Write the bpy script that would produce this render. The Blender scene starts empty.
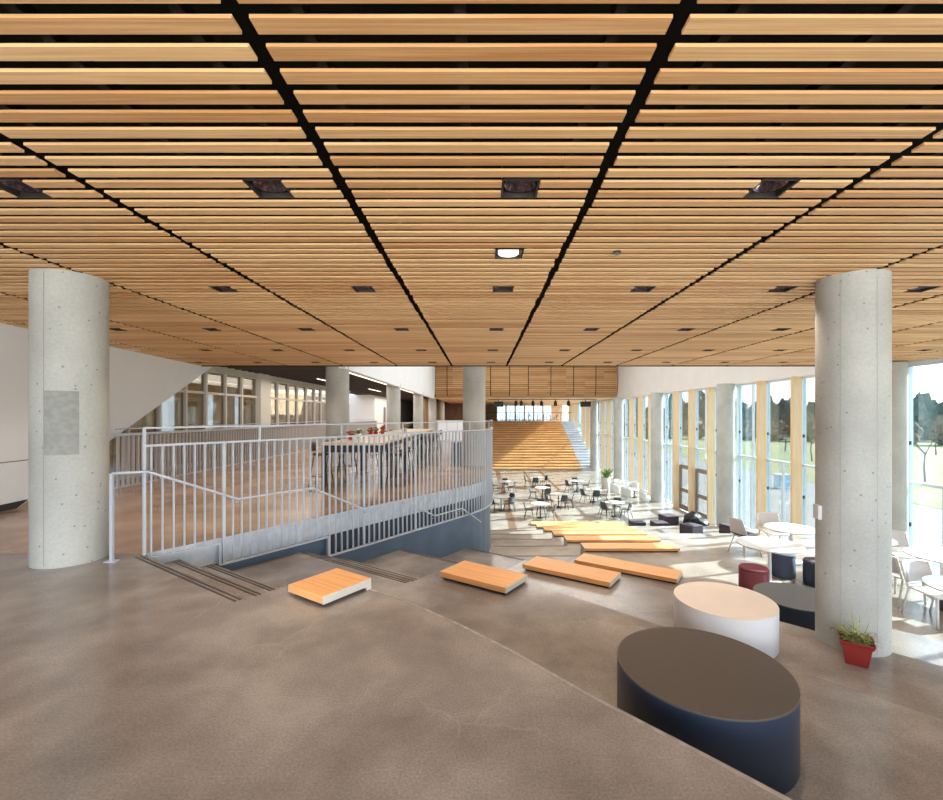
import bpy, math, random
from mathutils import Vector, Matrix
random.seed(7)
C = bpy.context.scene.collection
PI = math.pi
F_PX, VX, VY, HC = 450.0, 482.0, 415.0, 1.45

# ------------------------------------------------------------------ camera
cam_d = bpy.data.cameras.new('camera'); cam = bpy.data.objects.new('camera', cam_d); C.objects.link(cam)
cam.location = (0, 0, HC); cam.rotation_euler = (PI/2, 0, 0)
cam_d.sensor_fit = 'HORIZONTAL'; cam_d.sensor_width = 36.0
cam_d.lens = 36.0*F_PX/943.0
cam_d.shift_x = -(VX-471.5)/943.0; cam_d.shift_y = (VY-400.0)/943.0
cam_d.clip_start = 0.05; cam_d.clip_end = 600
bpy.context.scene.camera = cam
# ------------------------------------------------------------------ world, sun, exposure
vs = bpy.context.scene.view_settings
vs.view_transform = 'Standard'; vs.look = 'None'; vs.gamma = 1.0; vs.use_curve_mapping = False
vs.exposure = 0.75
SUN_EL = math.radians(30.0)
sun_dir = Vector((0.96*math.cos(SUN_EL), 0.28*math.cos(SUN_EL), math.sin(SUN_EL))).normalized()
w = bpy.data.worlds.new('world'); bpy.context.scene.world = w; w.use_nodes = True
nt = w.node_tree; nt.nodes.clear()
wo = nt.nodes.new('ShaderNodeOutputWorld'); bg = nt.nodes.new('ShaderNodeBackground')
sky = nt.nodes.new('ShaderNodeTexSky'); sky.sky_type = 'NISHITA'; sky.sun_disc = False
sky.sun_elevation = SUN_EL; sky.sun_rotation = math.atan2(sun_dir.x, sun_dir.y)
sky.air_density = 1.0; sky.dust_density = 2.0
mxw = nt.nodes.new('ShaderNodeMixRGB'); mxw.inputs[0].default_value = 0.5
mxw.inputs[2].default_value = (4.9, 5.7, 6.9, 1)
nt.links.new(sky.outputs[0], mxw.inputs[1]); nt.links.new(mxw.outputs[0], bg.inputs[0])
bg.inputs[1].default_value = 0.36
nt.links.new(bg.outputs[0], wo.inputs[0])
sd = bpy.data.lights.new('sun', 'SUN'); so = bpy.data.objects.new('sun', sd); C.objects.link(so)
sd.energy = 14.5; sd.angle = math.radians(0.4); sd.color = (1.0, 0.95, 0.88)
so.rotation_euler = sun_dir.to_track_quat('Z', 'Y').to_euler(); so.location = (40, 20, 30)
def area(name, loc, rot, sx, sy, e, col=(1, 1, 1)):
    d = bpy.data.lights.new(name, 'AREA'); d.shape = 'RECTANGLE'; d.size = sx; d.size_y = sy
    d.energy = e; d.color = col
    o = bpy.data.objects.new(name, d); C.objects.link(o); o.location = loc; o.rotation_euler = rot
    return o
# added fill lights: one over the double-height hall, one behind the camera
area('hall_fill_light', (3.5, 24, 6.7), (0, 0, 0), 10, 20, 800, (1.0, 0.98, 0.95))
area('rear_fill_light', (1.0, -4.2, 1.0), (PI/2+0.5, 0, 0), 12, 1.8, 580, (0.90, 0.95, 1.0))
area('side_room_light', (-6.0, 24, 2.75), (0, 0, 0), 3, 20, 260, (1.0, 0.93, 0.84))

# ------------------------------------------------------------------ materials
def mat(name, col, rough=0.6, metal=0.0, spec=0.5, var=0.0, scale=4.0, stretch=(1, 1, 1), bump=0.0, col2=None, emis=None, es=0.0, detail=6, coat=0.0):
    m = bpy.data.materials.new(name); m.use_nodes = True
    t = m.node_tree; b = t.nodes['Principled BSDF']
    b.inputs['Base Color'].default_value = (*col, 1); b.inputs['Roughness'].default_value = rough
    b.inputs['Metallic'].default_value = metal; b.inputs['Specular IOR Level'].default_value = spec
    b.inputs['Coat Weight'].default_value = coat
    tc = t.nodes.new('ShaderNodeTexCoord'); mp = t.nodes.new('ShaderNodeMapping')
    mp.inputs['Scale'].default_value = stretch
    t.links.new(tc.outputs['Object'], mp.inputs[0])
    nz = t.nodes.new('ShaderNodeTexNoise'); nz.inputs['Scale'].default_value = scale; nz.inputs['Detail'].default_value = detail
    t.links.new(mp.outputs[0], nz.inputs['Vector'])
    if var > 0 or col2:
        r = t.nodes.new('ShaderNodeValToRGB')
        c2 = col2 or tuple(max(0, c*(1-var)) for c in col); c1 = col if col2 else tuple(min(1, c*(1+var*0.6)) for c in col)
        r.color_ramp.elements[0].position = 0.35; r.color_ramp.elements[0].color = (*c2, 1)
        r.color_ramp.elements[1].position = 0.65; r.color_ramp.elements[1].color = (*c1, 1)
        t.links.new(nz.outputs[0], r.inputs[0]); t.links.new(r.outputs[0], b.inputs['Base Color'])
    if bump > 0:
        bp = t.nodes.new('ShaderNodeBump'); bp.inputs['Strength'].default_value = bump; bp.inputs['Distance'].default_value = 0.01
        t.links.new(nz.outputs[0], bp.inputs['Height']); t.links.new(bp.outputs[0], b.inputs['Normal'])
    if emis:
        b.inputs['Emission Color'].default_value = (*emis, 1); b.inputs['Emission Strength'].default_value = es
    return m

def concrete_floor(name, ca, cb, cc, rough=0.24):
    m = bpy.data.materials.new(name); m.use_nodes = True; t = m.node_tree; b = t.nodes['Principled BSDF']
    tc = t.nodes.new('ShaderNodeTexCoord')
    n1 = t.nodes.new('ShaderNodeTexNoise'); n1.inputs['Scale'].default_value = 1.1; n1.inputs['Detail'].default_value = 5; n1.inputs['Roughness'].default_value = 0.55; n1.inputs['Distortion'].default_value = 0.15
    n2 = t.nodes.new('ShaderNodeTexNoise'); n2.inputs['Scale'].default_value = 90; n2.inputs['Detail'].default_value = 3
    v = t.nodes.new('ShaderNodeTexVoronoi'); v.feature = 'DISTANCE_TO_EDGE'; v.inputs['Scale'].default_value = 1.3
    nd = t.nodes.new('ShaderNodeTexNoise'); nd.inputs['Scale'].default_value = 3.5; nd.inputs['Detail'].default_value = 6
    vm = t.nodes.new('ShaderNodeVectorMath'); vm.operation = 'SCALE'; vm.inputs['Scale'].default_value = 0.35
    va = t.nodes.new('ShaderNodeVectorMath'); va.operation = 'ADD'
    for n in (n1, n2, nd): t.links.new(tc.outputs['Object'], n.inputs['Vector'])
    t.links.new(nd.outputs['Color'], vm.inputs[0]); t.links.new(vm.outputs[0], va.inputs[0]); t.links.new(tc.outputs['Object'], va.inputs[1])
    t.links.new(va.outputs[0], v.inputs['Vector'])
    r = t.nodes.new('ShaderNodeValToRGB')
    r.color_ramp.elements[0].position = 0.36; r.color_ramp.elements[0].color = (*ca, 1)
    r.color_ramp.elements[1].position = 0.64; r.color_ramp.elements[1].color = (*cc, 1)
    e = r.color_ramp.elements.new(0.5); e.color = (*cb, 1)
    t.links.new(n1.outputs[0], r.inputs[0])
    mx = t.nodes.new('ShaderNodeMixRGB'); mx.blend_type = 'SOFT_LIGHT'; mx.inputs[0].default_value = 0.6
    t.links.new(r.outputs[0], mx.inputs[1]); t.links.new(n2.outputs[0], mx.inputs[2])
    cr = t.nodes.new('ShaderNodeValToRGB'); cr.color_ramp.elements[0].position = 0.0; cr.color_ramp.elements[0].color = (1, 1, 1, 1)
    cr.color_ramp.elements[1].position = 0.010; cr.color_ramp.elements[1].color = (0, 0, 0, 1)
    t.links.new(v.outputs['Distance'], cr.inputs[0])
    n3 = t.nodes.new('ShaderNodeTexNoise'); n3.inputs['Scale'].default_value = 0.8; t.links.new(tc.outputs['Object'], n3.inputs['Vector'])
    mk = t.nodes.new('ShaderNodeMapRange'); mk.inputs[1].default_value = 0.5; mk.inputs[2].default_value = 0.62
    t.links.new(n3.outputs[0], mk.inputs[0])
    mu = t.nodes.new('ShaderNodeMath'); mu.operation = 'MULTIPLY'; t.links.new(cr.outputs[0], mu.inputs[0]); t.links.new(mk.outputs[0], mu.inputs[1])
    mu2 = t.nodes.new('ShaderNodeMath'); mu2.operation = 'MULTIPLY'; mu2.inputs[1].default_value = 0.45; t.links.new(mu.outputs[0], mu2.inputs[0])
    m2 = t.nodes.new('ShaderNodeMixRGB'); m2.inputs[2].default_value = (0.45, 0.38, 0.31, 1)
    t.links.new(mu2.outputs[0], m2.inputs[0]); t.links.new(mx.outputs[0], m2.inputs[1]); t.links.new(m2.outputs[0], b.inputs['Base Color'])
    b.inputs['Roughness'].default_value = rough
    return m

def slat_wood(name, ca, cb, pitch, axis=1, off=0.0, rough=0.5, grain=(0.6, 30, 30)):
    """wood whose tone changes from board to board; boards run along X"""
    m = bpy.data.materials.new(name); m.use_nodes = True; t = m.node_tree; b = t.nodes['Principled BSDF']
    tc = t.nodes.new('ShaderNodeTexCoord'); sp = t.nodes.new('ShaderNodeSeparateXYZ'); t.links.new(tc.outputs['Object'], sp.inputs[0])
    a = t.nodes.new('ShaderNodeMath'); a.operation = 'SUBTRACT'; a.inputs[1].default_value = off; t.links.new(sp.outputs[axis], a.inputs[0])
    d = t.nodes.new('ShaderNodeMath'); d.operation = 'DIVIDE'; d.inputs[1].default_value = pitch; t.links.new(a.outputs[0], d.inputs[0])
    fl = t.nodes.new('ShaderNodeMath'); fl.operation = 'FLOOR'; t.links.new(d.outputs[0], fl.inputs[0])
    px = t.nodes.new('ShaderNodeMath'); px.operation = 'SUBTRACT'; px.inputs[1].default_value = 0.69; t.links.new(sp.outputs[0], px.inputs[0])
    pd = t.nodes.new('ShaderNodeMath'); pd.operation = 'DIVIDE'; pd.inputs[1].default_value = 1.535; t.links.new(px.outputs[0], pd.inputs[0])
    pf = t.nodes.new('ShaderNodeMath'); pf.operation = 'FLOOR'; t.links.new(pd.outputs[0], pf.inputs[0])
    cb2 = t.nodes.new('ShaderNodeCombineXYZ'); t.links.new(fl.outputs[0], cb2.inputs[0]); t.links.new(pf.outputs[0], cb2.inputs[1])
    wn = t.nodes.new('ShaderNodeTexWhiteNoise'); wn.noise_dimensions = '3D'; t.links.new(cb2.outputs[0], wn.inputs['Vector'])
    mp = t.nodes.new('ShaderNodeMapping'); mp.inputs['Scale'].default_value = grain; t.links.new(tc.outputs['Object'], mp.inputs[0])
    va = t.nodes.new('ShaderNodeVectorMath'); va.operation = 'ADD'
    sc = t.nodes.new('ShaderNodeVectorMath'); sc.operation = 'SCALE'; sc.inputs['Scale'].default_value = 37.0
    t.links.new(wn.outputs['Color'], sc.inputs[0]); t.links.new(mp.outputs[0], va.inputs[0]); t.links.new(sc.outputs[0], va.inputs[1])
    nz = t.nodes.new('ShaderNodeTexNoise'); nz.inputs['Scale'].default_value = 2.2; nz.inputs['Detail'].default_value = 7; nz.inputs['Distortion'].default_value = 0.6
    t.links.new(va.outputs[0], nz.inputs['Vector'])
    mx = t.nodes.new('ShaderNodeMath'); mx.operation = 'MULTIPLY_ADD'; mx.inputs[1].default_value = 0.55
    t.links.new(wn.outputs['Value'], mx.inputs[0])
    m3 = t.nodes.new('ShaderNodeMath'); m3.operation = 'MULTIPLY_ADD'; m3.inputs[1].default_value = 1.1; m3.inputs[2].default_value = -0.3
    t.links.new(nz.outputs[0], m3.inputs[0]); t.links.new(m3.outputs[0], mx.inputs[2])
    r = t.nodes.new('ShaderNodeValToRGB'); r.color_ramp.elements[0].position = 0.1; r.color_ramp.elements[0].color = (*ca, 1)
    r.color_ramp.elements[1].position = 0.9; r.color_ramp.elements[1].color = (*cb, 1)
    t.links.new(mx.outputs[0], r.inputs[0]); t.links.new(r.outputs[0], b.inputs['Base Color'])
    b.inputs['Roughness'].default_value = rough; b.inputs['Specular IOR Level'].default_value = 0.35
    return m

def glass_mat(name, tint, refl=0.08):
    m = bpy.data.materials.new(name); m.use_nodes = True; t = m.node_tree; t.nodes.clear()
    o = t.nodes.new('ShaderNodeOutputMaterial'); mx = t.nodes.new('ShaderNodeMixShader')
    tr = t.nodes.new('ShaderNodeBsdfTransparent'); tr.inputs[0].default_value = (*tint, 1)
    gl = t.nodes.new('ShaderNodeBsdfGlossy'); gl.inputs['Roughness'].default_value = 0.02
    fr = t.nodes.new('ShaderNodeLayerWeight'); fr.inputs[0].default_value = 0.25
    ml = t.nodes.new('ShaderNodeMath'); ml.operation = 'MULTIPLY_ADD'; ml.inputs[1].default_value = 0.5; ml.inputs[2].default_value = refl*0.5
    t.links.new(fr.outputs['Fresnel'], ml.inputs[0]); t.links.new(ml.outputs[0], mx.inputs[0])
    t.links.new(tr.outputs[0], mx.inputs[1]); t.links.new(gl.outputs[0], mx.inputs[2]); t.links.new(mx.outputs[0], o.inputs[0])
    return m

M = {}
M['floor'] = concrete_floor('polished_concrete', (0.18, 0.154, 0.140), (0.25, 0.218, 0.199), (0.34, 0.303, 0.28), 0.16)
M['floor_tan'] = concrete_floor('tan_polished_concrete', (0.27, 0.17, 0.11), (0.34, 0.22, 0.145), (0.40, 0.28, 0.19), 0.2)
M['floor_hall'] = concrete_floor('pale_hall_concrete', (0.24, 0.20, 0.165), (0.30, 0.26, 0.22), (0.36, 0.32, 0.28), 0.2)
M['slat'] = slat_wood('ceiling_slat_wood', (0.50, 0.225, 0.075), (0.86, 0.55, 0.27), 0.1225, 1, 1.564-0.02)
M['black'] = mat('black_paint', (0.008, 0.0075, 0.007), 0.8, spec=0.2)
M['bulk_wood'] = slat_wood('bulkhead_wood', (0.36, 0.17, 0.06), (0.62, 0.36, 0.17), 0.21, 2)
M['soffit_wood'] = mat('soffit_wood', (0.72, 0.50, 0.30), 0.5, var=0.2, scale=3, stretch=(0.3, 8, 1))
M['bleacher'] = slat_wood('bleacher_planks', (0.62, 0.32, 0.11), (0.95, 0.64, 0.31), 0.145, 1, grain=(0.25, 6, 6))
M['bench_wood'] = mat('bench_oak', (0.80, 0.40, 0.15), 0.42, var=0.16, scale=2.2, stretch=(0.7, 22, 6))
M['bench_side'] = mat('cream_laminate', (0.55, 0.50, 0.44), 0.45, var=0.05)
M['bench_dark'] = mat('bench_base', (0.03, 0.026, 0.022), 0.7)
M['fin'] = mat('fin_glulam', (0.76, 0.53, 0.30), 0.5, var=0.10, scale=2.5, stretch=(12, 12, 0.6))
M['alu'] = mat('white_aluminium', (0.66, 0.71, 0.75), 0.4, 0.1)
M['knob'] = mat('black_fixing', (0.02, 0.025, 0.03), 0.5)
M['door_frame'] = mat('bronze_door_frame', (0.24, 0.20, 0.17), 0.45, 0.2)
M['glass'] = glass_mat('window_glass', (0.78, 0.88, 0.92))
M['glass_in'] = glass_mat('inner_glass', (0.75, 0.73, 0.68), 0.12)
M['white'] = mat('white_plaster', (0.83, 0.85, 0.89), 0.6, var=0.02, scale=1.0)
M['white_warm'] = mat('warm_white_plaster', (0.73, 0.69, 0.65), 0.65, var=0.03, scale=1.0)
M['beige_frame'] = mat('beige_frame', (0.58, 0.53, 0.46), 0.5)
M['beige_wall'] = mat('beige_wall', (0.50, 0.42, 0.32), 0.6, var=0.1, scale=0.7)
M['brown_wall'] = mat('brown_wood_wall', (0.30, 0.16, 0.08), 0.5, var=0.3, scale=1.5, stretch=(6, 6, 0.5))
M['rail'] = mat('white_rail_paint', (0.46, 0.485, 0.54), 0.35)
M['guard'] = mat('grey_guard_paint', (0.42, 0.38, 0.36), 0.45)
M['blue'] = mat('blue_grey_wall', (0.065, 0.10, 0.155), 0.5, var=0.14, scale=2.5)  # blue-grey base colour with slight random variation
M['blue_dark'] = mat('recess_shade_blue', (0.03, 0.04, 0.065), 0.6)  # shade of the recess under the slab, put into a darker blue
M['fascia'] = mat('pale_fascia_concrete', (0.52, 0.55, 0.60), 0.6, var=0.14, scale=9.0)
M['strip'] = mat('black_nosing_strip', (0.018, 0.015, 0.013), 0.6)
M['inlay'] = mat('brown_floor_inlay', (0.17, 0.105, 0.065), 0.4, var=0.1)
M['skirt'] = mat('black_skirting', (0.02, 0.02, 0.022), 0.5)
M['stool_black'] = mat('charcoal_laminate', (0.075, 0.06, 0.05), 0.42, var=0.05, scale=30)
M['stool_black_side'] = mat('black_laminate_side_sky_tint', (0.010, 0.020, 0.042), 0.42, spec=0.6)  # navy cast of the reflected sky put into the base colour
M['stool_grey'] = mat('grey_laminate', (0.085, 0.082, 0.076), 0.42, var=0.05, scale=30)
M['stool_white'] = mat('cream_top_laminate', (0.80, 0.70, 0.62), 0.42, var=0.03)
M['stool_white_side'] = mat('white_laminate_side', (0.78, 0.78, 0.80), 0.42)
M['purple'] = mat('burgundy_fabric', (0.16, 0.03, 0.045), 0.85, bump=0.1, scale=60, var=0.1)
M['navy'] = mat('slate_blue_fabric', (0.055, 0.065, 0.10), 0.85, bump=0.1, scale=60, var=0.1)
M['plum'] = mat('plum_fabric', (0.06, 0.045, 0.06), 0.85, bump=0.1, scale=60, var=0.1)
M['tabletop'] = mat('white_tabletop', (0.62, 0.585, 0.57), 0.22)
M['tableedge'] = mat('brown_table_edge', (0.25, 0.19, 0.14), 0.5)
M['white_plastic'] = mat('white_plastic', (0.66, 0.64, 0.62), 0.35)
M['pale_grey'] = mat('pale_grey_shell', (0.55, 0.52, 0.51), 0.45)
M['dark_chair'] = mat('charcoal_shell', (0.045, 0.047, 0.05), 0.45)
M['dark_metal'] = mat('dark_metal', (0.03, 0.03, 0.032), 0.4, 0.5)
M['steel'] = mat('brushed_steel', (0.42, 0.42, 0.42), 0.35, 0.8)
M['bag'] = mat('black_vinyl', (0.006, 0.006, 0.007), 0.5, spec=0.25, bump=0.6, scale=9)
M['pot_red'] = mat('red_plastic', (0.30, 0.028, 0.024), 0.4, var=0.06)
M['soil'] = mat('potting_soil', (0.025, 0.016, 0.011), 0.95, bump=1.0, scale=60, var=0.5)
M['leaf_var'] = mat('variegated_leaf', (0.55, 0.52, 0.22), 0.5, scale=45, col2=(0.10, 0.17, 0.03))
M['leaf'] = mat('green_leaf', (0.13, 0.24, 0.04), 0.5, var=0.4, scale=8)
M['stone_pot'] = mat('beige_stone_planter', (0.52, 0.47, 0.40), 0.7, var=0.05)
M['orange_fl'] = mat('orange_petals', (0.8, 0.25, 0.02), 0.6)
M['red_fl'] = mat('red_petals', (0.55, 0.02, 0.02), 0.6)
M['white_fl'] = mat('white_petals', (0.75, 0.72, 0.65), 0.6)
M['top_oak'] = mat('pale_oak_top', (0.62, 0.50, 0.38), 0.4, var=0.1, scale=3, stretch=(6, 0.6, 1))
M['lamp_glow'] = mat('lamp_glow', (0.9, 0.8, 0.6), 0.4, emis=(1.0, 0.62, 0.25), es=9.0)
M['lamp_white'] = mat('lit_diffuser', (0.9, 0.9, 0.9), 0.4, emis=(1.0, 0.93, 0.82), es=1.6)
M['reflector'] = mat('lamp_reflector', (0.16, 0.12, 0.15), 0.18, 0.9, var=0.6, scale=60)
M['housing'] = mat('lamp_housing', (0.02, 0.014, 0.011), 0.5)
M['strip_glow'] = mat('linear_light', (1, 0.9, 0.8), 0.4, emis=(1.0, 0.84, 0.66), es=2.5)
M['pave'] = mat('exterior_paving', (0.20, 0.172, 0.16), 0.8, var=0.1, scale=0.6)
M['grass'] = mat('dry_grass', (0.23, 0.195, 0.075), 0.95, scale=0.25, col2=(0.16, 0.165, 0.055))
M['bark'] = mat('bark', (0.13, 0.10, 0.075), 0.9, var=0.2)
M['conifer'] = mat('conifer', (0.07, 0.10, 0.075), 0.9, var=0.4, scale=2)
M['scrub'] = mat('brown_scrub', (0.22, 0.16, 0.10), 0.95, var=0.4, scale=1.2)
M['bin_blue'] = mat('pale_blue_panel', (0.45, 0.62, 0.72), 0.5)
M['patch'] = mat('grey_repair_mortar', (0.30, 0.30, 0.275), 0.8, var=0.12, scale=22)

def column_mat():
    m = mat('cast_concrete', (0.45, 0.445, 0.41), 0.65, var=0.14, scale=1.6, stretch=(1, 1, 0.8), bump=0.15)
    t = m.node_tree; b = t.nodes['Principled BSDF']
    src = b.inputs['Base Color'].links[0].from_socket
    tc = t.nodes.new('ShaderNodeTexCoord')
    v = t.nodes.new('ShaderNodeTexVoronoi'); v.inputs['Scale'].default_value = 11; t.links.new(tc.outputs['Object'], v.inputs['Vector'])
    r = t.nodes.new('ShaderNodeValToRGB'); r.color_ramp.elements[0].position = 0.07; r.color_ramp.elements[0].color = (0.35, 0.33, 0.3, 1)
    r.color_ramp.elements[1].position = 0.12; r.color_ramp.elements[1].color = (1, 1, 1, 1); t.links.new(v.outputs['Distance'], r.inputs[0])
    mx = t.nodes.new('ShaderNodeMixRGB'); mx.blend_type = 'MULTIPLY'; mx.inputs[0].default_value = 0.8
    t.links.new(src, mx.inputs[1]); t.links.new(r.outputs[0], mx.inputs[2])
    n = t.nodes.new('ShaderNodeTexNoise'); n.inputs['Scale'].default_value = 40; n.inputs['Detail'].default_value = 4; t.links.new(tc.outputs['Object'], n.inputs['Vector'])
    m2 = t.nodes.new('ShaderNodeMixRGB'); m2.blend_type = 'OVERLAY'; m2.inputs[0].default_value = 0.16
    t.links.new(mx.outputs[0], m2.inputs[1]); t.links.new(n.outputs[0], m2.inputs[2]); t.links.new(m2.outputs[0], b.inputs['Base Color'])
    return m
M['conc'] = column_mat()

# ------------------------------------------------------------------ mesh helpers
class MB:
    def __init__(s): s.v = []; s.f = []; s.sm = []; s.mi = []
    def add(s, vs_, fs, smooth=False, mi=0):
        b = len(s.v); s.v += [tuple(p) for p in vs_]
        for f in fs: s.f.append(tuple(i+b for i in f)); s.sm.append(smooth); s.mi.append(mi)
        return s
    def box(s, x0, x1, y0, y1, z0, z1, mi=0):
        return s.add([(x0, y0, z0), (x1, y0, z0), (x1, y1, z0), (x0, y1, z0), (x0, y0, z1), (x1, y0, z1), (x1, y1, z1), (x0, y1, z1)],
              [(0, 3, 2, 1), (4, 5, 6, 7), (0, 1, 5, 4), (1, 2, 6, 5), (2, 3, 7, 6), (3, 0, 4, 7)], mi=mi)
    def obox(s, c, u, hw, hd, z0, z1, mi=0):
        """box centred on c, half extent hw along the unit vector u (xy), hd across"""
        n = (-u[1], u[0]); p = []
        for a, b in ((-1, -1), (1, -1), (1, 1), (-1, 1)): p.append((c[0]+u[0]*hw*a+n[0]*hd*b, c[1]+u[1]*hw*a+n[1]*hd*b))
        return s.prism(p, z0, z1, mi)
    def prism(s, pts, z0, z1, mi=0):
        n = len(pts)
        a = sum(pts[i][0]*pts[(i+1) % n][1]-pts[(i+1) % n][0]*pts[i][1] for i in range(n))
        if a < 0: pts = pts[::-1]
        vs_ = [(x, y, z0) for x, y in pts]+[(x, y, z1) for x, y in pts]
        return s.add(vs_, [tuple(range(n-1, -1, -1)), tuple(range(n, 2*n))]+[(i, (i+1) % n, n+(i+1) % n, n+i) for i in range(n)], mi=mi)
    def lathe(s, prof, c=(0, 0), seg=32, mi=0, smooth=True, cap=True):
        b = []; n = len(prof)
        for r, z in prof:
            for k in range(seg):
                a = 2*PI*k/seg; b.append((c[0]+r*math.cos(a), c[1]+r*math.sin(a), z))
        fs = [(i*seg+k, i*seg+(k+1) % seg, (i+1)*seg+(k+1) % seg, (i+1)*seg+k) for i in range(n-1) for k in range(seg)]
        s.add(b, fs, smooth, mi)
        if cap:
            s.add(b[:seg], [tuple(range(seg-1, -1, -1))], False, mi); s.add(b[-seg:], [tuple(range(seg))], False, mi)
        return s
    def tube(s, pts, r, seg=8, mi=0, r2=None):
        pts = [Vector(p) for p in pts]; n = len(pts); vs_ = []
        for i, p in enumerate(pts):
            d = (pts[min(i+1, n-1)]-pts[max(i-1, 0)]).normalized()
            up = Vector((0, 0, 1)) if abs(d.z) < 0.95 else Vector((1, 0, 0))
            a = d.cross(up).normalized(); b = a.cross(d).normalized()
            rr = r if r2 is None else r+(r2-r)*i/(n-1)
            for k in range(seg):
                t = 2*PI*k/seg; vs_.append(p+a*rr*math.cos(t)+b*rr*math.sin(t))
        fs = [(i*seg+k, i*seg+(k+1) % seg, (i+1)*seg+(k+1) % seg, (i+1)*seg+k) for i in range(n-1) for k in range(seg)]
        fs += [tuple(range(seg-1, -1, -1)), tuple(range((n-1)*seg, n*seg))]
        return s.add(vs_, fs, seg > 5, mi)
    def grid(s, fn, nu, nv, th=0.0, mi=0, smooth=True):
        """sheet fn(u,v)->Vector, given a thickness"""
        P = [[Vector(fn(i/nu, j/nv)) for j in range(nv+1)] for i in range(nu+1)]
        W = nv+1; top = [P[i][j] for i in range(nu+1) for j in range(W)]
        if th == 0:
            return s.add(top, [(i*W+j, (i+1)*W+j, (i+1)*W+j+1, i*W+j+1) for i in range(nu) for j in range(nv)], smooth, mi)
        nr = []
        for i in range(nu+1):
            for j in range(W):
                a = P[min(i+1, nu)][j]-P[max(i-1, 0)][j]; b = P[i][min(j+1, nv)]-P[i][max(j-1, 0)]
                nr.append(a.cross(b).normalized())
        bot = [p-q*th for p, q in zip(top, nr)]; N = len(top)
        fs = [(i*W+j, (i+1)*W+j, (i+1)*W+j+1, i*W+j+1) for i in range(nu) for j in range(nv)]
        fs += [tuple(N+k for k in f[::-1]) for f in fs]
        e = [i*W for i in range(nu+1)]+[nu*W+j for j in range(1, W)]+[i*W+nv for i in range(nu-1, -1, -1)]+[j for j in range(nv-1, 0, -1)]
        for k in range(len(e)):
            a, b = e[k], e[(k+1) % len(e)]; fs.append((b, a, a+N, b+N))
        return s.add(top+bot, fs, smooth, mi)
    def build(s, name, mats, parent=None, loc=None, rot=0.0, bevel=0.0, flat=False):
        me = bpy.data.meshes.new(name); me.from_pydata(s.v, [], s.f)
        if not isinstance(mats, (list, tuple)): mats = [mats]
        for m in mats: me.materials.append(m)
        for p, q, k in zip(me.polygons, s.sm, s.mi): p.use_smooth = q and not flat; p.material_index = k
        me.validate(); me.update()
        o = bpy.data.objects.new(name, me); C.objects.link(o)
        if parent: o.parent = parent
        if loc: o.location = loc
        o.rotation_euler.z = rot
        if bevel:
            b = o.modifiers.new('bevel', 'BEVEL'); b.width = bevel; b.segments = 2; b.limit_method = 'ANGLE'; b.angle_limit = math.radians(50)
        return o
def tag(o, label=None, cat=None, group=None, kind=None):
    if label: o['label'] = label
    if cat: o['category'] = cat
    if group: o['group'] = group
    if kind: o['kind'] = kind
    return o
def empty(name, loc=(0, 0, 0), rz=0.0, label=None, cat=None, group=None, kind=None, parent=None):
    o = bpy.data.objects.new(name, None); C.objects.link(o); o.location = loc; o.rotation_euler = (0, 0, rz); o.empty_display_size = 0.1
    if parent: o.parent = parent
    return tag(o, label, cat, group, kind)
def dup(root, loc, rz=0.0, label=None, group=None):
    r = root.copy(); C.objects.link(r); r.location = loc; r.rotation_euler = (0, 0, rz)
    if label: r['label'] = label
    if group: r['group'] = group
    for ch in list(root.children):
        c = ch.copy(); C.objects.link(c); c.parent = r
        for g in list(ch.children):
            d = g.copy(); C.objects.link(d); d.parent = c
    return r
class Proto:
    """first call places the original, later calls place copies"""
    def __init__(s, root): s.root = root; s.used = False
    def put(s, loc, rz, label, group=None):
        if not s.used:
            s.used = True; o = s.root; o.location = loc; o.rotation_euler = (0, 0, rz); o['label'] = label
            if group: o['group'] = group
            return o
        return dup(s.root, loc, rz, label, group)
def struct(o): o['kind'] = 'structure'; return o
ORD = ['first', 'second', 'third', 'fourth', 'fifth', 'sixth', 'seventh', 'eighth', 'ninth', 'tenth', 'eleventh', 'twelfth', 'thirteenth', 'fourteenth', 'fifteenth']

# ------------------------------------------------------------------ terraces
R_ = 0.42
def Z(k): return -R_*k
ZF = Z(9)
U = Vector((0.83, -0.56)).normalized(); N = Vector((-U.y, U.x))
T = Vector((1.075, 1.51)); A0 = Vector((-3.54, 4.69)); N0 = Vector((-1.86, 3.55)); XW = 11.02
def far_line(k):      # corner of the seat line of tier k next to the stair
    return N0+T*k+N*0.68
tail = {0: [(-.97, 3.79), (-.67, 3.6), (-.40, 3.37), (-.1, 3.09), (.2, 2.78), (.44, 2.5), (.61, 2.306), (1.02, 1.875), (1.19, 1.69), (2.3, .5), (6.5, -4.2)],
        1: [(.473, 5.03), (.85, 4.72), (1.19, 4.40), (1.52, 4.08), (2.40, 3.21), (2.84, 2.77), (9.8, -4.2)],
        2: [(1.94, 6.40), (2.5, 5.83), (3.97, 4.35), (4.21, 4.1), (XW, -2.7)],
        3: [(3.28, 7.57), (3.8, 7.13), (5.21, 5.71), (5.53, 5.40), (XW, -.09)]}
edges = {}
for k in range(4):
    A = A0+T*k; n = N0+T*k; f = far_line(k)
    edges[k] = [tuple(A), tuple(n), tuple(f)]+tail[k]
FAR = {4: 10.70, 5: 12.90, 6: 15.10, 7: 17.30, 8: 19.50}
for k in range(4, 9):
    edges[k] = [(0.24, FAR[k]-0.66), (2.34, FAR[k]-0.66), (2.34, FAR[k]), (XW, FAR[k])]
rail_curve = [(-.35, 9.17), (-.19, 9.42), (-.05, 9.68), (.07, 9.98), (.15, 10.32), (.19, 10.7), (.2, 11.2), (.2, 12.6)]
wall_path = [tuple(A0)]+rail_curve
def wall_until(y):
    return [p for p in wall_path if p[1] < y]

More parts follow.
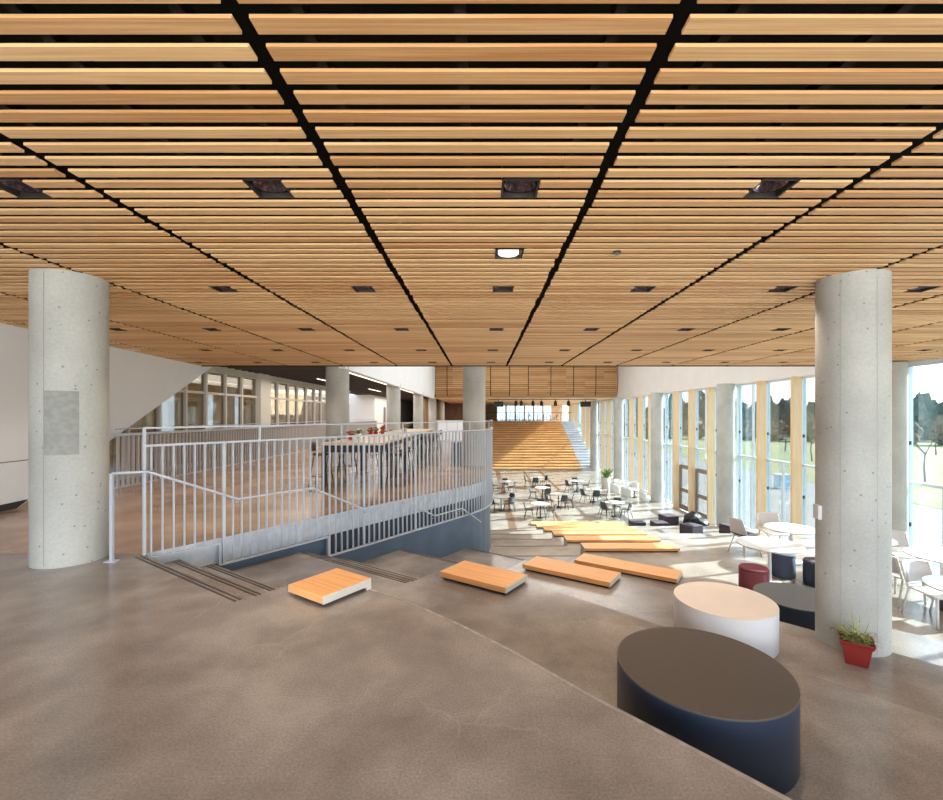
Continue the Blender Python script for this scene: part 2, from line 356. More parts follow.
# upper floor with the slab to the left of the stair
e0 = edges[0]
poly0 = [(-9.0, -4.2)]+[(6.5, -4.2)]+e0[::-1][1:]+wall_path[1:]+[(.2, 36.5), (-9.0, 36.5)]
poly0 = [(-9.0, -4.2), (6.5, -4.2)]+e0[::-1][1:]+[(-9.0, 4.69)]
struct(MB().prism(poly0, -0.30, 0.0).build('floor', M['floor'], bevel=0.012))
poly1 = [tuple(A0)]+wall_path[1:]+[(.2, 36.5), (-9.0, 36.5), (-9.0, 4.69)]
struct(MB().prism(poly1, -0.30, 0.0).build('floor', M['floor_tan']))
# tiers below
for k in range(1, 9):
    e = edges[k]
    if k < 4: left = wall_until(e[0][1])
    else: left = wall_path[:-1]
    pts = [(-3.9, -4.2)]+[(-3.9, 4.0)]+left+list(e)
    pts.append((XW, -4.2) if e[-1][1] > -4 else e[-1])
    if pts[-1] == pts[-2]: pts.pop()
    m = MB().prism(pts, Z(k)-R_-(0.02 if k == 8 else 0), Z(k)-0.0)
    struct(m.build('floor', M['floor'] if k < 4 else M['floor_hall'], bevel=0.012))
struct(MB().box(-3.9, XW, -4.2, 58, ZF-0.3, ZF).build('floor', M['floor_hall']))
struct(MB().box(0.2, XW, 54.2, 64, 0.4, 0.73).build('floor', M['floor_hall']))
struct(MB().box(-9.0, 0.2, 36.5, 64, -0.3, 0.0).build('floor', M['floor_tan']))

# intermediate steps and the dark nosing strips
ntrim = [0]
def trim(mb_, m):
    ntrim[0] += 1; return struct(mb_.build('trim_%d' % ntrim[0], m))
for k in range(0, 4):
    A = A0+T*k; n = N0+T*k
    for j in (1, 2):
        z1 = Z(k)-0.14*j
        a = A+T.normalized()*0.0+N*0.0; 
        s0 = N*(0.0); s1 = N*(0.34*j if j == 2 else 0.34)
        dn = 0.34*j
        # left edge runs along the wall line
        tw = T.normalized(); c = dn/(tw.dot(N))
        pl = [tuple(A), tuple(n+U*0.0), tuple(n+N*dn), tuple(A+tw*c)]
        m = MB().prism(pl, Z(k+1)-0.01, z1)
        trim(m, M['floor'])
    st = MB()
    for j in (0, 1, 2):
        for q in (0.035, 0.075):
            dn = 0.34*j-q
            tw = T.normalized(); c = dn/(tw.dot(N))
            p0 = A+tw*c+U*0.06; p1 = n+N*dn-U*0.02
            cc = (p0+p1)/2; st.obox(cc, U, (p1-p0).length/2, 0.009, Z(k)-0.14*j-0.004, Z(k)-0.14*j+0.0025)
    trim(st, M['strip'])
for k in range(4, 9):
    st = MB()
    for j in (1, 2):
        y0 = FAR[k]-0.66
        trim(MB().box(0.24, 2.335, y0, y0+0.33*j, Z(k+1)-0.01, Z(k)-0.14*j), M['floor'])
    for j in (0, 1, 2):
        for q in (0.035, 0.075):
            y = FAR[k]-0.66+0.33*j-q; st.box(0.3, 2.25, y-0.009, y+0.009, Z(k)-0.14*j-0.004, Z(k)-0.14*j+0.0025)
    trim(st, M['strip'])
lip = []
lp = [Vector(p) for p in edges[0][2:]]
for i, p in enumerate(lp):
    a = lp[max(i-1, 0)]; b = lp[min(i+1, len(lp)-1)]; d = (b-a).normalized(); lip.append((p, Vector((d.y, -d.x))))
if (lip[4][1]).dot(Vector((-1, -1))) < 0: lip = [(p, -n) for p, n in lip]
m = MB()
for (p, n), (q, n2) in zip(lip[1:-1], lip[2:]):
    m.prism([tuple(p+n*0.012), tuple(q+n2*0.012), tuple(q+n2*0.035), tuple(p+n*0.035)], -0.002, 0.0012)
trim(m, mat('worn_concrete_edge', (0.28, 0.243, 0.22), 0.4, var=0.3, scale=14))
# worn, slightly lighter lips are part of the concrete; floor inlays of the hall
trim(MB().box(3.76, 3.96, 20.5, 42.3, ZF, ZF+0.003), M['inlay'])
trim(MB().box(1.25, 1.62, 20.0, 42.3, ZF, ZF+0.003), M['inlay'])

# blue wall under the slab and its concrete fascia
def wall_strip(path, z0, z1, off, th, m, name):
    mb_ = MB()
    L = []; Rr = []
    for i, p in enumerate(path):
        a = Vector(path[max(i-1, 0)]); b = Vector(path[min(i+1, len(path)-1)]); d = (b-a).normalized(); n = Vector((d.y, -d.x))
        L.append(Vector(p)+n*off); Rr.append(Vector(p)+n*(off-th))
    mb_.prism([tuple(q) for q in L]+[tuple(q) for q in Rr[::-1]], z0, z1)
    return struct(mb_.build(name, m))
def on_wall(y):
    return tuple(A0+T*((y-4.69)/1.51))
full = wall_path+[(.2, 42.4)]
wall_strip([on_wall(4.72)]+[on_wall(6.55)], ZF, -0.29, 0.0, 0.2, M['blue'], 'wall_stair')
wall_strip([on_wall(6.55)]+full[1:], ZF, -0.60, 0.0, 0.2, M['blue'], 'wall_stair')
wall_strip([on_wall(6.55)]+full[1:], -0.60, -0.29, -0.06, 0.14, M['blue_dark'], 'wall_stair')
wall_strip([on_wall(4.72)]+full[1:], -0.29, -0.002, 0.012, 0.05, M['fascia'], 'wall_stair')

# ------------------------------------------------------------------ ceiling
ZC = 2.83; YE = 12.66; P0 = 1.632
struct(MB().box(-9.5, 11.3, -4.4, YE, 3.25, 3.35).build('ceiling', M['black']))
lamp_rows = [9, 27, 46, 65, 83]     # index of the first of the two slats each lamp opening replaces
lamp_y = [P0+0.1225*i+0.027 for i in lamp_rows]
gaps = [0.69+1.535*k for k in range(-6, 8)]
slot = {}
for i in lamp_rows: slot[i] = 0.115; slot[i+1] = 0.115
disc_i = 18
npan = 0
for g0, g1 in zip(gaps[:-1], gaps[1:]):
    x0, x1 = max(g0+0.032, -8.3), min(g1-0.032, 11.08)
    if x1-x0 < 0.2: continue
    xl = (g0+g1)/2+0.31
    m = MB()
    for i in range(-20, 90):
        yf = P0+0.1225*i
        if yf > YE+0.01: break
        y0, y1 = yf-0.068, yf
        holes = []
        if i in slot: holes.append((xl-0.115, xl+0.115))
        if abs(xl-0.227) < 0.1 and i in (disc_i, disc_i+1): holes = [(xl-0.12, xl+0.12)]
        xa = x0+random.uniform(-0.008, 0.008); x1_ = x1; x1 = x1+random.uniform(-0.008, 0.008)
        for h0, h1 in holes:
            if h0 > xa and h1 < x1: m.box(xa, h0, y0, y1, ZC, ZC+0.014); xa = h1
        m.box(xa, x1, y0, y1, ZC, ZC+0.014); x1 = x1_
    p = struct(m.build('ceiling', M['slat']))
    c = MB()
    for fr in (0.12, 0.5, 0.88):
        xc = x0+(x1-x0)*fr
        c.box(xc-0.02, xc+0.02, -0.8, YE-0.02, ZC+0.015, ZC+0.07)
    q = c.build('carrier_rail', M['black'], p)
# edge trim of the slatted ceiling
trim(MB().box(-8.6, 11.1, YE+0.005, YE+0.06, ZC-0.01, 3.35), M['black'])
# ------- lamps
def downlight(x, y, label):
    r = empty('recessed_downlight', (x, y, ZC), 0, label, 'ceiling light', 'square recessed downlights in the slatted ceiling')
    h = MB(); a = 0.112; b = 0.10
    h.box(-a, -b, -a, a, 0.004, 0.15); h.box(b, a, -a, a, 0.004, 0.15); h.box(-b, b, -a, -b, 0.004, 0.15); h.box(-b, b, b, a, 0.004, 0.15)
    h.box(-a, a, -a, a, 0.15, 0.155)
    h.build('housing', M['housing'], r)
    return r
g = empty('recessed_downlight', (0, 0, ZC)); 
h = MB(); a = 0.112; b = 0.102
h.box(-a, -b, -a, a, 0.004, 0.15); h.box(b, a, -a, a, 0.004, 0.15); h.box(-b, b, -a, -b, 0.004, 0.15); h.box(-b, b, b, a, 0.004, 0.15); h.box(-a, a, -a, a, 0.15, 0.156)
h.build('housing', M['housing'], g)
MB().lathe([(0.096, 0.03), (0.09, 0.03), (0.05, 0.10), (0.0, 0.115)], seg=24, cap=False).build('reflector', M['reflector'], g)
MB().lathe([(0.022, 0.098), (0.03, 0.112)], seg=16).build('lamp', M['lamp_glow'], g)
sl = bpy.data.lights.new('lamp_light', 'SPOT'); sl.energy = 62; sl.spot_size = math.radians(95); sl.spot_blend = 0.8; sl.shadow_soft_size = 0.04; sl.color = (1.0, 0.86, 0.70)
slo = bpy.data.objects.new('lamp_light', sl); C.objects.link(slo); slo.parent = g; slo.location = (0, 0, 0.09)
g['category'] = 'ceiling light'
LP = Proto(g)
for ri, y in enumerate(lamp_y):
    row = []
    for g0, g1 in zip(gaps[:-1], gaps[1:]):
        x = (g0+g1)/2+0.31; px = VX+F_PX*x/y
        if -8 < px < 950 and -7.4 < x < 10.9: row.append(x)
    for ci, x in enumerate(row):
        LP.put((x, y, ZC), 0, 'square recessed downlight in slatted ceiling, %s row from the camera, %s from the left' % (ORD[ri], ORD[ci]), 'square recessed downlights in the slatted ceiling')
ls = []
for ri, y in enumerate(lamp_y[:]):
    for x in (-5.9, -2.83, 0.227, 3.3, 6.37):
        pass
g = empty('round_ceiling_light', (0.227, P0+0.1225*disc_i+0.027, ZC), 0, 'round lit white ceiling light in a black square frame between lamp rows', 'ceiling light')
h = MB(); a = 0.115
h.box(-a, a, -a, a, 0.03, 0.04); h.box(-a, -a+0.012, -a, a, 0.0, 0.03); h.box(a-0.012, a, -a, a, 0, 0.03); h.box(-a, a, -a, -a+0.012, 0, 0.03); h.box(-a, a, a-0.012, a, 0, 0.03)
h.build('frame', M['housing'], g)
MB().lathe([(0.088, 0.006), (0.088, 0.03)], seg=32).build('diffuser', M['lamp_white'], g)
for (px, py, lab) in ((238, 345, 'small white sprinkler head under the ceiling slats on the left'), (617, 254, 'tiny dark sprinkler head under the ceiling slats right of centre')):
    d = 1.36*450/(415-py); x = (px-482)/450*d
    s = empty('sprinkler_head', (x, d, ZC), 0, lab, 'sprinkler')
    MB().lathe([(0.035, 0.0), (0.035, -0.006)], seg=14).build('escutcheon', M['white_plastic'] if px < 300 else M['dark_metal'], s)
    MB().lathe([(0.012, -0.006), (0.012, -0.03), (0.02, -0.032), (0.02, -0.036)], seg=12).build('nozzle', M['steel'], s)

# other ceilings and bulkheads
struct(MB().box(-9.5, -3.95, YE+0.06, 64, 2.98, 3.1).build('ceiling', M['black']))
m = MB()
for i in range(120):
    y = YE+0.3+i*0.42
    if y > 62: break
    m.box(-8.2, -4.05, y, y+0.12, 2.93, 2.97)
struct(m.build('ceiling', mat('dark_brown_slat', (0.055, 0.035, 0.025), 0.6)))
struct(MB().box(-4.05, 11.3, YE+0.06, 36.6, 6.9, 7.1).build('ceiling', M['white']))
struct(MB().box(-4.4, 11.3, YE-0.1, YE, 3.35, 7.1).build('wall_upper_front', M['white']))
struct(MB().box(-4.05, -3.87, YE+0.06, 36.6, 2.77, 7.0).build('wall_upper_left', M['white']))
struct(MB().box(11.05, 11.3, -4.4, 64, 2.78, 7.1).build('wall_upper_right', M['white_warm']))
struct(MB().box(-3.87, 11.05, 36.95, 64, 2.84, 2.95).build('ceiling', M['soffit_wood']))
struct(MB().box(-9.5, 11.3, 37.2, 64.3, 3.2, 7.1).build('wall_upper_back', M['white']))
# curved slatted bulkhead at the far end: boards, split by black joints
xs = [-3.72, -1.6, -0.9+0.0]
jx = [(x-482)/450*36.5 for x in (435, 447, 466, 490.6, 509.7, 528.4, 551, 573.7, 596, 618)]
bk = []
for a, b in zip(jx[:-1], jx[1:]):
    m = MB(); n = 26
    prof = []
    for i in range(n+1):
        t = i/n
        z = 2.86+t*4.0
        y = 36.5 + (0.45*(1-min(1, (z-2.86)/0.8))**2)
        prof.append((y, z))
    for i in range(n):
        (y0, z0), (y1, z1) = prof[i], prof[i+1]
        zz = z1-0.03
        v = [(a+0.03, y0, z0), (b-0.03, y0, z0), (b-0.03, y1, zz), (a+0.03, y1, zz), (a+0.03, y0+0.04, z0), (b-0.03, y0+0.04, z0), (b-0.03, y1+0.04, zz), (a+0.03, y1+0.04, zz)]
        m.add(v, [(0, 1, 2, 3), (7, 6, 5, 4), (0, 4, 5, 1), (3, 2, 6, 7), (0, 3, 7, 4), (1, 5, 6, 2)])
    struct(m.build('wall_back', M['bulk_wood']))
struct(MB().box(-3.87, 11.05, 37.0, 37.05, 2.95, 7.0).build('wall_back', M['black']))

# ------------------------------------------------------------------ left walls
def wl(d): return -6.45-0.115*d
wv = [(3.0, -0.0), (7.05, 0.0), (9.06, 0.93), (13.5, 2.95), (13.5, 3.2), (3.0, 3.2)]
m = MB()
n = len(wv); vv = [(wl(d), d, z) for d, z in wv]+[(wl(d)-0.18, d, z) for d, z in wv]
m.add(vv, [tuple(range(n)), tuple(range(2*n-1, n-1, -1))]+[((i+1) % n, i, n+i, n+(i+1) % n) for i in range(n)])
struct(m.build('wall_left', M['white']))
m = MB()
vv = []
for off in (0.003, -0.005):
    for d, z in ((3.0, 0.725), (8.55, 0.725), (8.55, 0.737), (3.0, 0.737)): vv.append((wl(d)+off, d, z))
m.add(vv, [(0, 1, 2, 3), (7, 6, 5, 4), (0, 4, 5, 1), (3, 2, 6, 7), (0, 3, 7, 4), (1, 5, 6, 2)])
trim(m, M['skirt'])
m = MB(); vv = []
for off in (0.02, -0.01):
    for d, z in ((3.0, 0.0), (7.0, 0.0), (7.2, 0.1), (3.0, 0.1)): vv.append((wl(d)+off, d, z))
m.add(vv, [(0, 1, 2, 3), (7, 6, 5, 4), (0, 4, 5, 1), (3, 2, 6, 7), (0, 3, 7, 4), (1, 5, 6, 2)])
struct(m.build('baseboard_left', M['skirt']))
struct(MB().box(-9.0, wl(3.0), 2.9, 3.0, 0, 3.2).build('wall_left', M['white']))
struct(MB().box(-8.9, -8.8, -4.4, 3.0, 0, 3.2).build('wall_left', M['white']))
# rear wall with a wide window strip (behind the camera)
m = MB(); m.box(-9, 11.3, -4.5, -4.4, -3.9, 0.35); m.box(-9, 11.3, -4.5, -4.4, 2.85, 3.3)
for x in (-9, -5.6, -2.2, 1.2, 4.6, 8.0, 11.1): m.box(x, x+0.15, -4.5, -4.4, 0.35, 2.85)
struct(m.build('wall_rear', M['white_warm']))

# left storefront windows of the side room
WXL = -8.1
ml = [8.2, 9.2, 10.2, 11.2, 12.2, 13.1, 14.1, 15.06, 16.1, None, 16.95, 17.7, 18.7, 19.6, 20.6, 21.6, 22.5, 23.5, 24.5, 25.5, 26.5, 27.5]
wn = 0
bay = None
for a, b in zip(ml[:-1], ml[1:]):
    if a is None or b is None: continue
    wn += 1
    r = empty('window_%d' % wn, (WXL, a, 0), kind='structure')
    L = b-a; m = MB()
    m.box(-0.05, 0.07, 0, 0.075, 0, 2.83); m.box(-0.05, 0.05, 0.075, L, 2.72, 2.85); m.box(-0.05, 0.05, 0.075, L, 2.06, 2.13); m.box(-0.05, 0.05, 0.075, L, 0, 0.12)
    m.build('window_frame', M['beige_frame'], r)
    MB().box(-0.01, 0.0, 0.075, L, 0.12, 2.72).build('pane', M['glass_in'], r)
struct(MB().box(-8.3, -7.95, 16.17, 16.93, 0, 2.98).build('wall_side_room', M['beige_frame']))
struct(MB().box(-8.25, -8.05, YE-2.5, 27.6, 2.83, 3.0).build('wall_side_room', M['beige_frame']))
struct(MB().box(-13.6, -13.4, 8, 64, 0, 3.2).build('wall_side_room', M['beige_wall']))
struct(MB().box(-13.4, -8.3, 8.0, 8.1, 0, 3.2).build('wall_side_room', M['white_warm']))
struct(MB().box(-13.4, -9.0, 8, 64, -0.3, 0.0).build('floor', M['floor_tan']))
struct(MB().box(-13.4, -8.25, 8, 27.6, 2.98, 3.1).build('ceiling', M['beige_wall']))
# glazed openings on the rear side of the room
for i, y in enumerate((13.5, 16.0, 18.6, 21.4, 24.2)):
    wn += 1
    r = empty('window_%d' % wn, (-13.38, y, 0), kind='structure')
    m = MB(); m.box(0, 0.06, 0, 0.06, 0.6, 2.6); m.box(0, 0.06, 0.94, 1.0, 0.6, 2.6); m.box(0, 0.06, 0, 1, 2.54, 2.6); m.box(0, 0.06, 0, 1, 0.6, 0.66)
    m.build('window_frame', M['beige_frame'], r)
    MB().box(0.01, 0.02, 0.06, 0.94, 0.66, 2.54).build('pane', mat('lit_window_%d' % i, (0.5, 0.6, 0.7), 0.4, emis=(0.55, 0.75, 1.0), es=1.2), r)
area('room_light', (-10.8, 18, 2.9), (0, 0, 0), 3.5, 14, 110, (1.0, 0.85, 0.62))
# far room beyond the storefront
struct(MB().box(-8.3, -8.1, 34.0, 64, 0, 3.0).build('wall_side_far', M['white_warm']))
struct(MB().box(-13.4, -8.3, 34.0, 34.2, 0, 3.0).build('wall_side_far', M['white_warm']))
r = empty('door_3', (-8.08, 36.5, 0), kind='structure')
MB().box(0, 0.05, 0, 1.0, 0, 2.1).build('door_leaf', M['door_frame'], r)
m = MB().box(0, 0.08, -0.08, 0, 0, 2.18); m.box(0, 0.08, 1.0, 1.08, 0, 2.18); m.box(0, 0.08, 0, 1.0, 2.1, 2.18); m.build('door_frame', M['white'], r)
struct(MB().box(-8.1, 0.1, 56.0, 56.2, 0, 3.0).build('wall_far_left', M['brown_wall']))
struct(MB().box(-5.2, -5.0, 40.0, 56.0, 0, 3.0).build('wall_far_left', M['brown_wall']))
area('upper_floor_fill_light', (-1.8, 46, 2.8), (0, 0, 0), 2.5, 12, 220, (1.0, 0.9, 0.75))  # added area light to brighten the far end of the upper floor
area('far_room_light', (-6.5, 36, 2.85), (0, 0, 0), 2.5, 8, 160, (1.0, 0.95, 0.88))
# linear lights under the dark ceiling
for (x, y0, y1, lab) in ((-4.55, 13.2, 30, 'long lit ceiling strip just behind the white bulkhead'), (-6.6, 18, 20.4, 'short pale light panel in the dark side ceiling, nearer one'), (-6.3, 25, 28, 'short pale light panel in the dark side ceiling, farther one')):
    r = empty('linear_light', (x, y0, 2.90), 0, lab, 'ceiling light')
    MB().box(-0.05, 0.05, 0, y1-y0, 0, 0.03).build('housing', M['alu'], r)
    MB().box(-0.035, 0.035, 0.05, y1-y0-0.05, -0.006, 0).build('diffuser', M['strip_glow'], r)

# far guard of vertical pickets along the storefront
r = empty('picket_guard', (-7.2, 8.9, 0), 0, 'long pale grey picket guard in front of the side room windows on the left', 'railing')
m = MB(); pm = None
for i in range(170):
    y = i*0.129
    if i < 100:
        if pm is None: pm = MB().box(-0.02, 0.02, -0.024, 0.024, 0.03, 1.03).build('picket', M['guard'], r, loc=(0, y, 0))
        else:
            o = pm.copy(); C.objects.link(o); o.parent = r; o.location = (0, y, 0)
    else: m.box(-0.02, 0.02, y-0.024, y+0.024, 0.03, 1.03)
pk = m.build('far_pickets', M['guard'], r); pk['kind'] = 'stuff'
MB().box(-0.04, 0.04, -0.05, 21.9, 1.03, 1.08).build('top_rail', M['rail'], r)
MB().box(-0.03, 0.03, -0.05, 21.9, 0.0, 0.03).build('bottom_rail', M['guard'], r)
MB().box(-0.012, 0.012, -0.05, 21.9, 1.16, 1.18).build('handrail', M['rail'], r)

# ------------------------------------------------------------------ right glazing
fins = [13.65, 15.62, 17.57, 19.5, 21.45, 23.4, 25.3, 27.2, 29.05, 31.0, 32.9, 34.85, 36.8, 38.7, 40.6, 42.5, 44.4, 46.4, 48.3, 50.2, 52.2, 54.1, 56, 58]
pos = [-4.2, -2.0, 0.0, 1.95, 3.9, 5.9, 7.85, 9.8, 11.75]+fins
colpos = (3.9, 11.75, 19.5, 27.2, 34.85, 42.5, 50.2, 58)
def level_at(y):
    if y < 10.70: return Z(4)
    for k in range(5, 9):
        if y < FAR[k]: return Z(k)
    if y < 42.4: return ZF
    if y < 54.2: return ZF+(y-42.4)/11.8*(0.73-ZF)
    return 0.73
dn = 0
for i, (a, b) in enumerate(zip(pos[:-1], pos[1:])):
    wn += 1
    L = b-a
    r = empty('window_%d' % wn, (11.1, a, 0), kind='structure')
    zb = ZF-0.05
    lv = min(level_at(a+0.3), level_at(b-0.2)) if a > -1 else Z(4)
    door = 21.0 < a < 24.0
    m = MB(); m.box(-0.02, 0.16, 0.0, 0.10, zb, 2.78); m.box(0, 0.10, 0.1, L, -0.34, -0.26); m.box(0, 0.10, 0.1, L, 2.70, 2.78)
    m.box(0, 0.10, 0.1, L, lv, lv+0.09)
    if i % 2 == 1: m.box(0.0, 0.08, L*0.45, L*0.45+0.07, -0.26, 2.7)
    if not door: m.box(0.0, 0.08, L*0.5, L*0.5+0.08, lv, -0.34)
    m.build('window_frame', M['alu'], r)
    MB().box(0.04, 0.05, 0.1, L, -0.26, 2.70).build('pane', M['glass'], r)
    if not door: MB().box(0.04, 0.05, 0.1, L, lv+0.09, -0.34).build('pane', M['glass'], r)
    else:
        MB().box(0.04, 0.05, 0.1, L, ZF+2.5, -0.34).build('pane', M['glass'], r)
        dn += 1
        d = empty('door_%d' % dn, (11.1, a, ZF), kind='structure')
        m = MB(); m.box(-0.01, 0.08, 0.1, 0.26, 0, 2.45); m.box(-0.01, 0.08, L-0.16, L, 0, 2.45); m.box(-0.01, 0.08, 0.26, L-0.16, 2.28, 2.5); m.box(-0.01, 0.08, 0.26, L-0.16, 0, 0.3); m.box(-0.01, 0.08, 0.26, L-0.16, 1.0, 1.2)
        m.build('door_leaf', M['door_frame'], d)
        m = MB().box(0.03, 0.04, 0.26, L-0.16, 0.3, 1.0); m.box(0.03, 0.04, 0.26, L-0.16, 1.2, 2.28); m.build('pane', M['glass'], d)
        MB().tube([(-0.06, 0.36, 0.85), (-0.06, 0.36, 1.45)], 0.015).build('door_handle', M['steel'], d)
    if a not in colpos:
        MB().box(-0.36, -0.02, -0.05, 0.05, lv, 2.78).build('timber_fin', M['fin'], r)
    for z in (0.72, -1.4):
        MB().box(0.03, 0.09, -0.03, 0.0, z-0.05, z+0.05).build('fixing', M['knob'], r)
# plinth of each terrace under the glass
struct(MB().box(11.02, 11.3, -4.4, 64, ZF-0.4, ZF-0.05).build('wall_right', M['white']))

# ------------------------------------------------------------------ columns
def column(x, y, z0, z1, r, label, group=None):
    e = empty('concrete_column', (x, y, z0), 0, label, 'column', group)
    m = MB().lathe([(r, 0), (r, z1-z0)], seg=72)
    s = m.build('shaft', M['conc'], e)
    return e
cl = column(-4.14, 4.53, 0, ZC, 0.30, 'thick round concrete column at the left with a darker square patch')
m = MB().grid(lambda u, v: Vector((0.3015*math.cos(math.radians(-86+50*u)), 0.3015*math.sin(math.radians(-86+50*u)), 1.07+0.61*v)), 12, 2)
m.build('repair_patch', M['patch'], cl)
m = MB()
for ad in (-87,): 
    m.grid(lambda u, v, ad=ad: Vector((0.3012*math.cos(math.radians(ad+1.3*u)), 0.3012*math.sin(math.radians(ad+1.3*u)), 0.02+2.78*v)), 1, 2)
m.build('form_seam', mat('form_seam', (0.30, 0.26, 0.22), 0.8), cl)
cr = column(3.74, 4.55, Z(2), ZC, 0.30, 'thick round concrete column at the right behind the red flowerpot')
m = MB()
for ad in (-147, -92):
    m.grid(lambda u, v, ad=ad: Vector((0.3012*math.cos(math.radians(ad+1.1*u)), 0.3012*math.sin(math.radians(ad+1.1*u)), 0.02+3.6*v)), 1, 2)
m.build('form_seam', mat('form_seam_pale', (0.36, 0.34, 0.31), 0.8), cr)
a = math.radians(176)
MB().box(-0.33, -0.29, -0.05, 0.05, 1.28-0.05, 1.28+0.09).build('switch_box', M['white_plastic'], cr, rot=math.radians(-10))
column(-0.23, 13.05, 0, 6.9, 0.325, 'round concrete column inside the curved end of the white railing')
nm = ['nearest', 'second', 'third', 'fourth', 'farthest']
for i, y in enumerate((13.05, 21.3, 29.6, 38.0, 46.3)):
    column(-4.19, y, 0, 2.96, 0.325, '%s round concrete column of the row under the white bulkhead beyond the railing' % nm[i], 'colonnade left of the hall')
for i, y in enumerate((11.72, 19.6, 27.3, 34.95, 42.6)):
    column(10.62, y, level_at(y) if y < 42 else ZF, 2.80, 0.36, '%s round concrete column standing against the tall window wall' % nm[i], 'columns along the window wall')

# ------------------------------------------------------------------ white railing
def path_points(path):
    out = [Vector(path[0])]; 
    for p in path[1:]: out.append(Vector(p))
    return out
def arc(path, s):
    P = path_points(path); acc = 0
    for a, b in zip(P[:-1], P[1:]):
        l = (b-a).length
        if s <= acc+l: t = (s-acc)/l; return a+(b-a)*t, (b-a).normalized()
        acc += l
    return P[-1], (P[-1]-P[-2]).normalized()
rp = []
for i, p in enumerate(wall_path):
    a = Vector(wall_path[max(i-1, 0)]); b = Vector(wall_path[min(i+1, len(wall_path)-1)]); d = (b-a).normalized()
    rp.append(Vector(p)+Vector((d.y, -d.x))*0.05)
tot = sum((b-a).length for a, b in zip(rp[:-1], rp[1:]))
rail = empty('railing', (A0.x, A0.y, 0), 0, 'white steel picket railing that follows the slab edge above the blue wall', 'railing')
def rl(v): return (v[0]-A0.x, v[1]-A0.y)
S1 = 0.74; S2 = (6.50-4.69)/1.51*T.length
def bottom(s):
    if s < S1: return -0.05
    if s < S2: return -0.29
    return -0.57
s = 0.06; cnt = 0
while s < tot and cnt < 92:
    p, d = arc(rp, s); q = rl(p)
    wide = (cnt % 11 == 5 and s > S2) or abs(s-S1-0.0) < 0.05
    m = MB().obox((0, 0), d, 0.006 if not wide else 0.016, 0.014, bottom(s), 1.12)
    o = m.build('baluster', M['rail'], rail, loc=(q[0], q[1], 0))
    s += 0.104; cnt += 1
def ribbon(s0, s1, z, hw, hh, name, m_, step=0.25):
    m = MB(); k = max(2, int((s1-s0)/step)); pts = [arc(rp, s0+(s1-s0)*i/k) for i in range(k+1)]
    L = []; Rr = []
    for p, d in pts:
        n = Vector((-d.y, d.x)); q = Vector(rl(p)); L.append(tuple(q+n*hw)); Rr.append(tuple(q-n*hw))
    m.prism(Rr+L[::-1], z-hh, z+hh); return m.build(name, m_, rail)
ribbon(0, tot, 1.13, 0.022, 0.012, 'top_rail', M['rail'])
ribbon(0, tot, 1.315, 0.016, 0.009, 'upper_rail', M['rail'])
ribbon(0, S1, -0.05, 0.024, 0.010, 'bottom_rail', M['rail'])
ribbon(S1, S2, -0.30, 0.024, 0.010, 'bottom_rail', M['rail'])
ribbon(S2, tot, -0.58, 0.024, 0.010, 'bottom_rail', M['rail'])
p, d = arc(rp, 0.0); q = rl(p); MB().obox((0, 0), d, 0.012, 0.018, 0.0, 1.32).build('post', M['rail'], rail, loc=(q[0], q[1], 0))
for s in (1.22, 2.45, 3.7, 4.6, 5.6, 6.6, 7.6):
    p, d = arc(rp, s); q = rl(p); MB().obox((0, 0), d, 0.012, 0.009, 1.14, 1.31).build('post', M['rail'], rail, loc=(q[0], q[1], 0))
for s_, z0, z1 in ((S1, -0.3, -0.05), (S2, -0.58, -0.3)):
    p, d = arc(rp, s_); q = rl(p); MB().obox((0, 0), d, 0.012, 0.022, z0, z1).build('drop_bar', M['rail'], rail, loc=(q[0], q[1], 0))
# stepped handrail
hp = []
def hpt(dv, z, off=0.09):
    s_ = (dv-4.69)/1.51*T.length; p, d = arc(rp, s_); p = p+Vector((d.y, -d.x))*off; q = rl(p); return (q[0], q[1], z)
zz = [(4.69, .87), (5.43, .45), (6.24, .45), (6.95, .02), (7.64, .02), (8.29, -.39), (8.95, -.39), (9.5, -.80)]
pts = [(-3.66-A0.x, 4.45-A0.y, 0.87)]+[hpt(a, b) for a, b in zz]
hr = MB().tube(pts, 0.014, 8).build('handrail', M['rail'], rail)
for a, b in ((5.43, .45), (6.24, .45), (7.0, .0), (7.64, .02), (8.29, -.39), (8.95, -.39)):
    u = hpt(a, b, 0.09); v = hpt(a, b-0.05, 0.01)
    MB().tube([u, (u[0], u[1], u[2]-0.05), v], 0.008, 6).build('bracket', M['rail'], rail)
MB().box(-0.014, 0.014, -0.014, 0.014, 0, 0.87).build('post', M['rail'], rail, loc=(-3.66-A0.x, 4.45-A0.y, 0))
MB().box(-0.055, 0.055, -0.04, 0.04, 0, 0.01).build('base_plate', M['rail'], rail, loc=(-3.66-A0.x, 4.45-A0.y, 0))

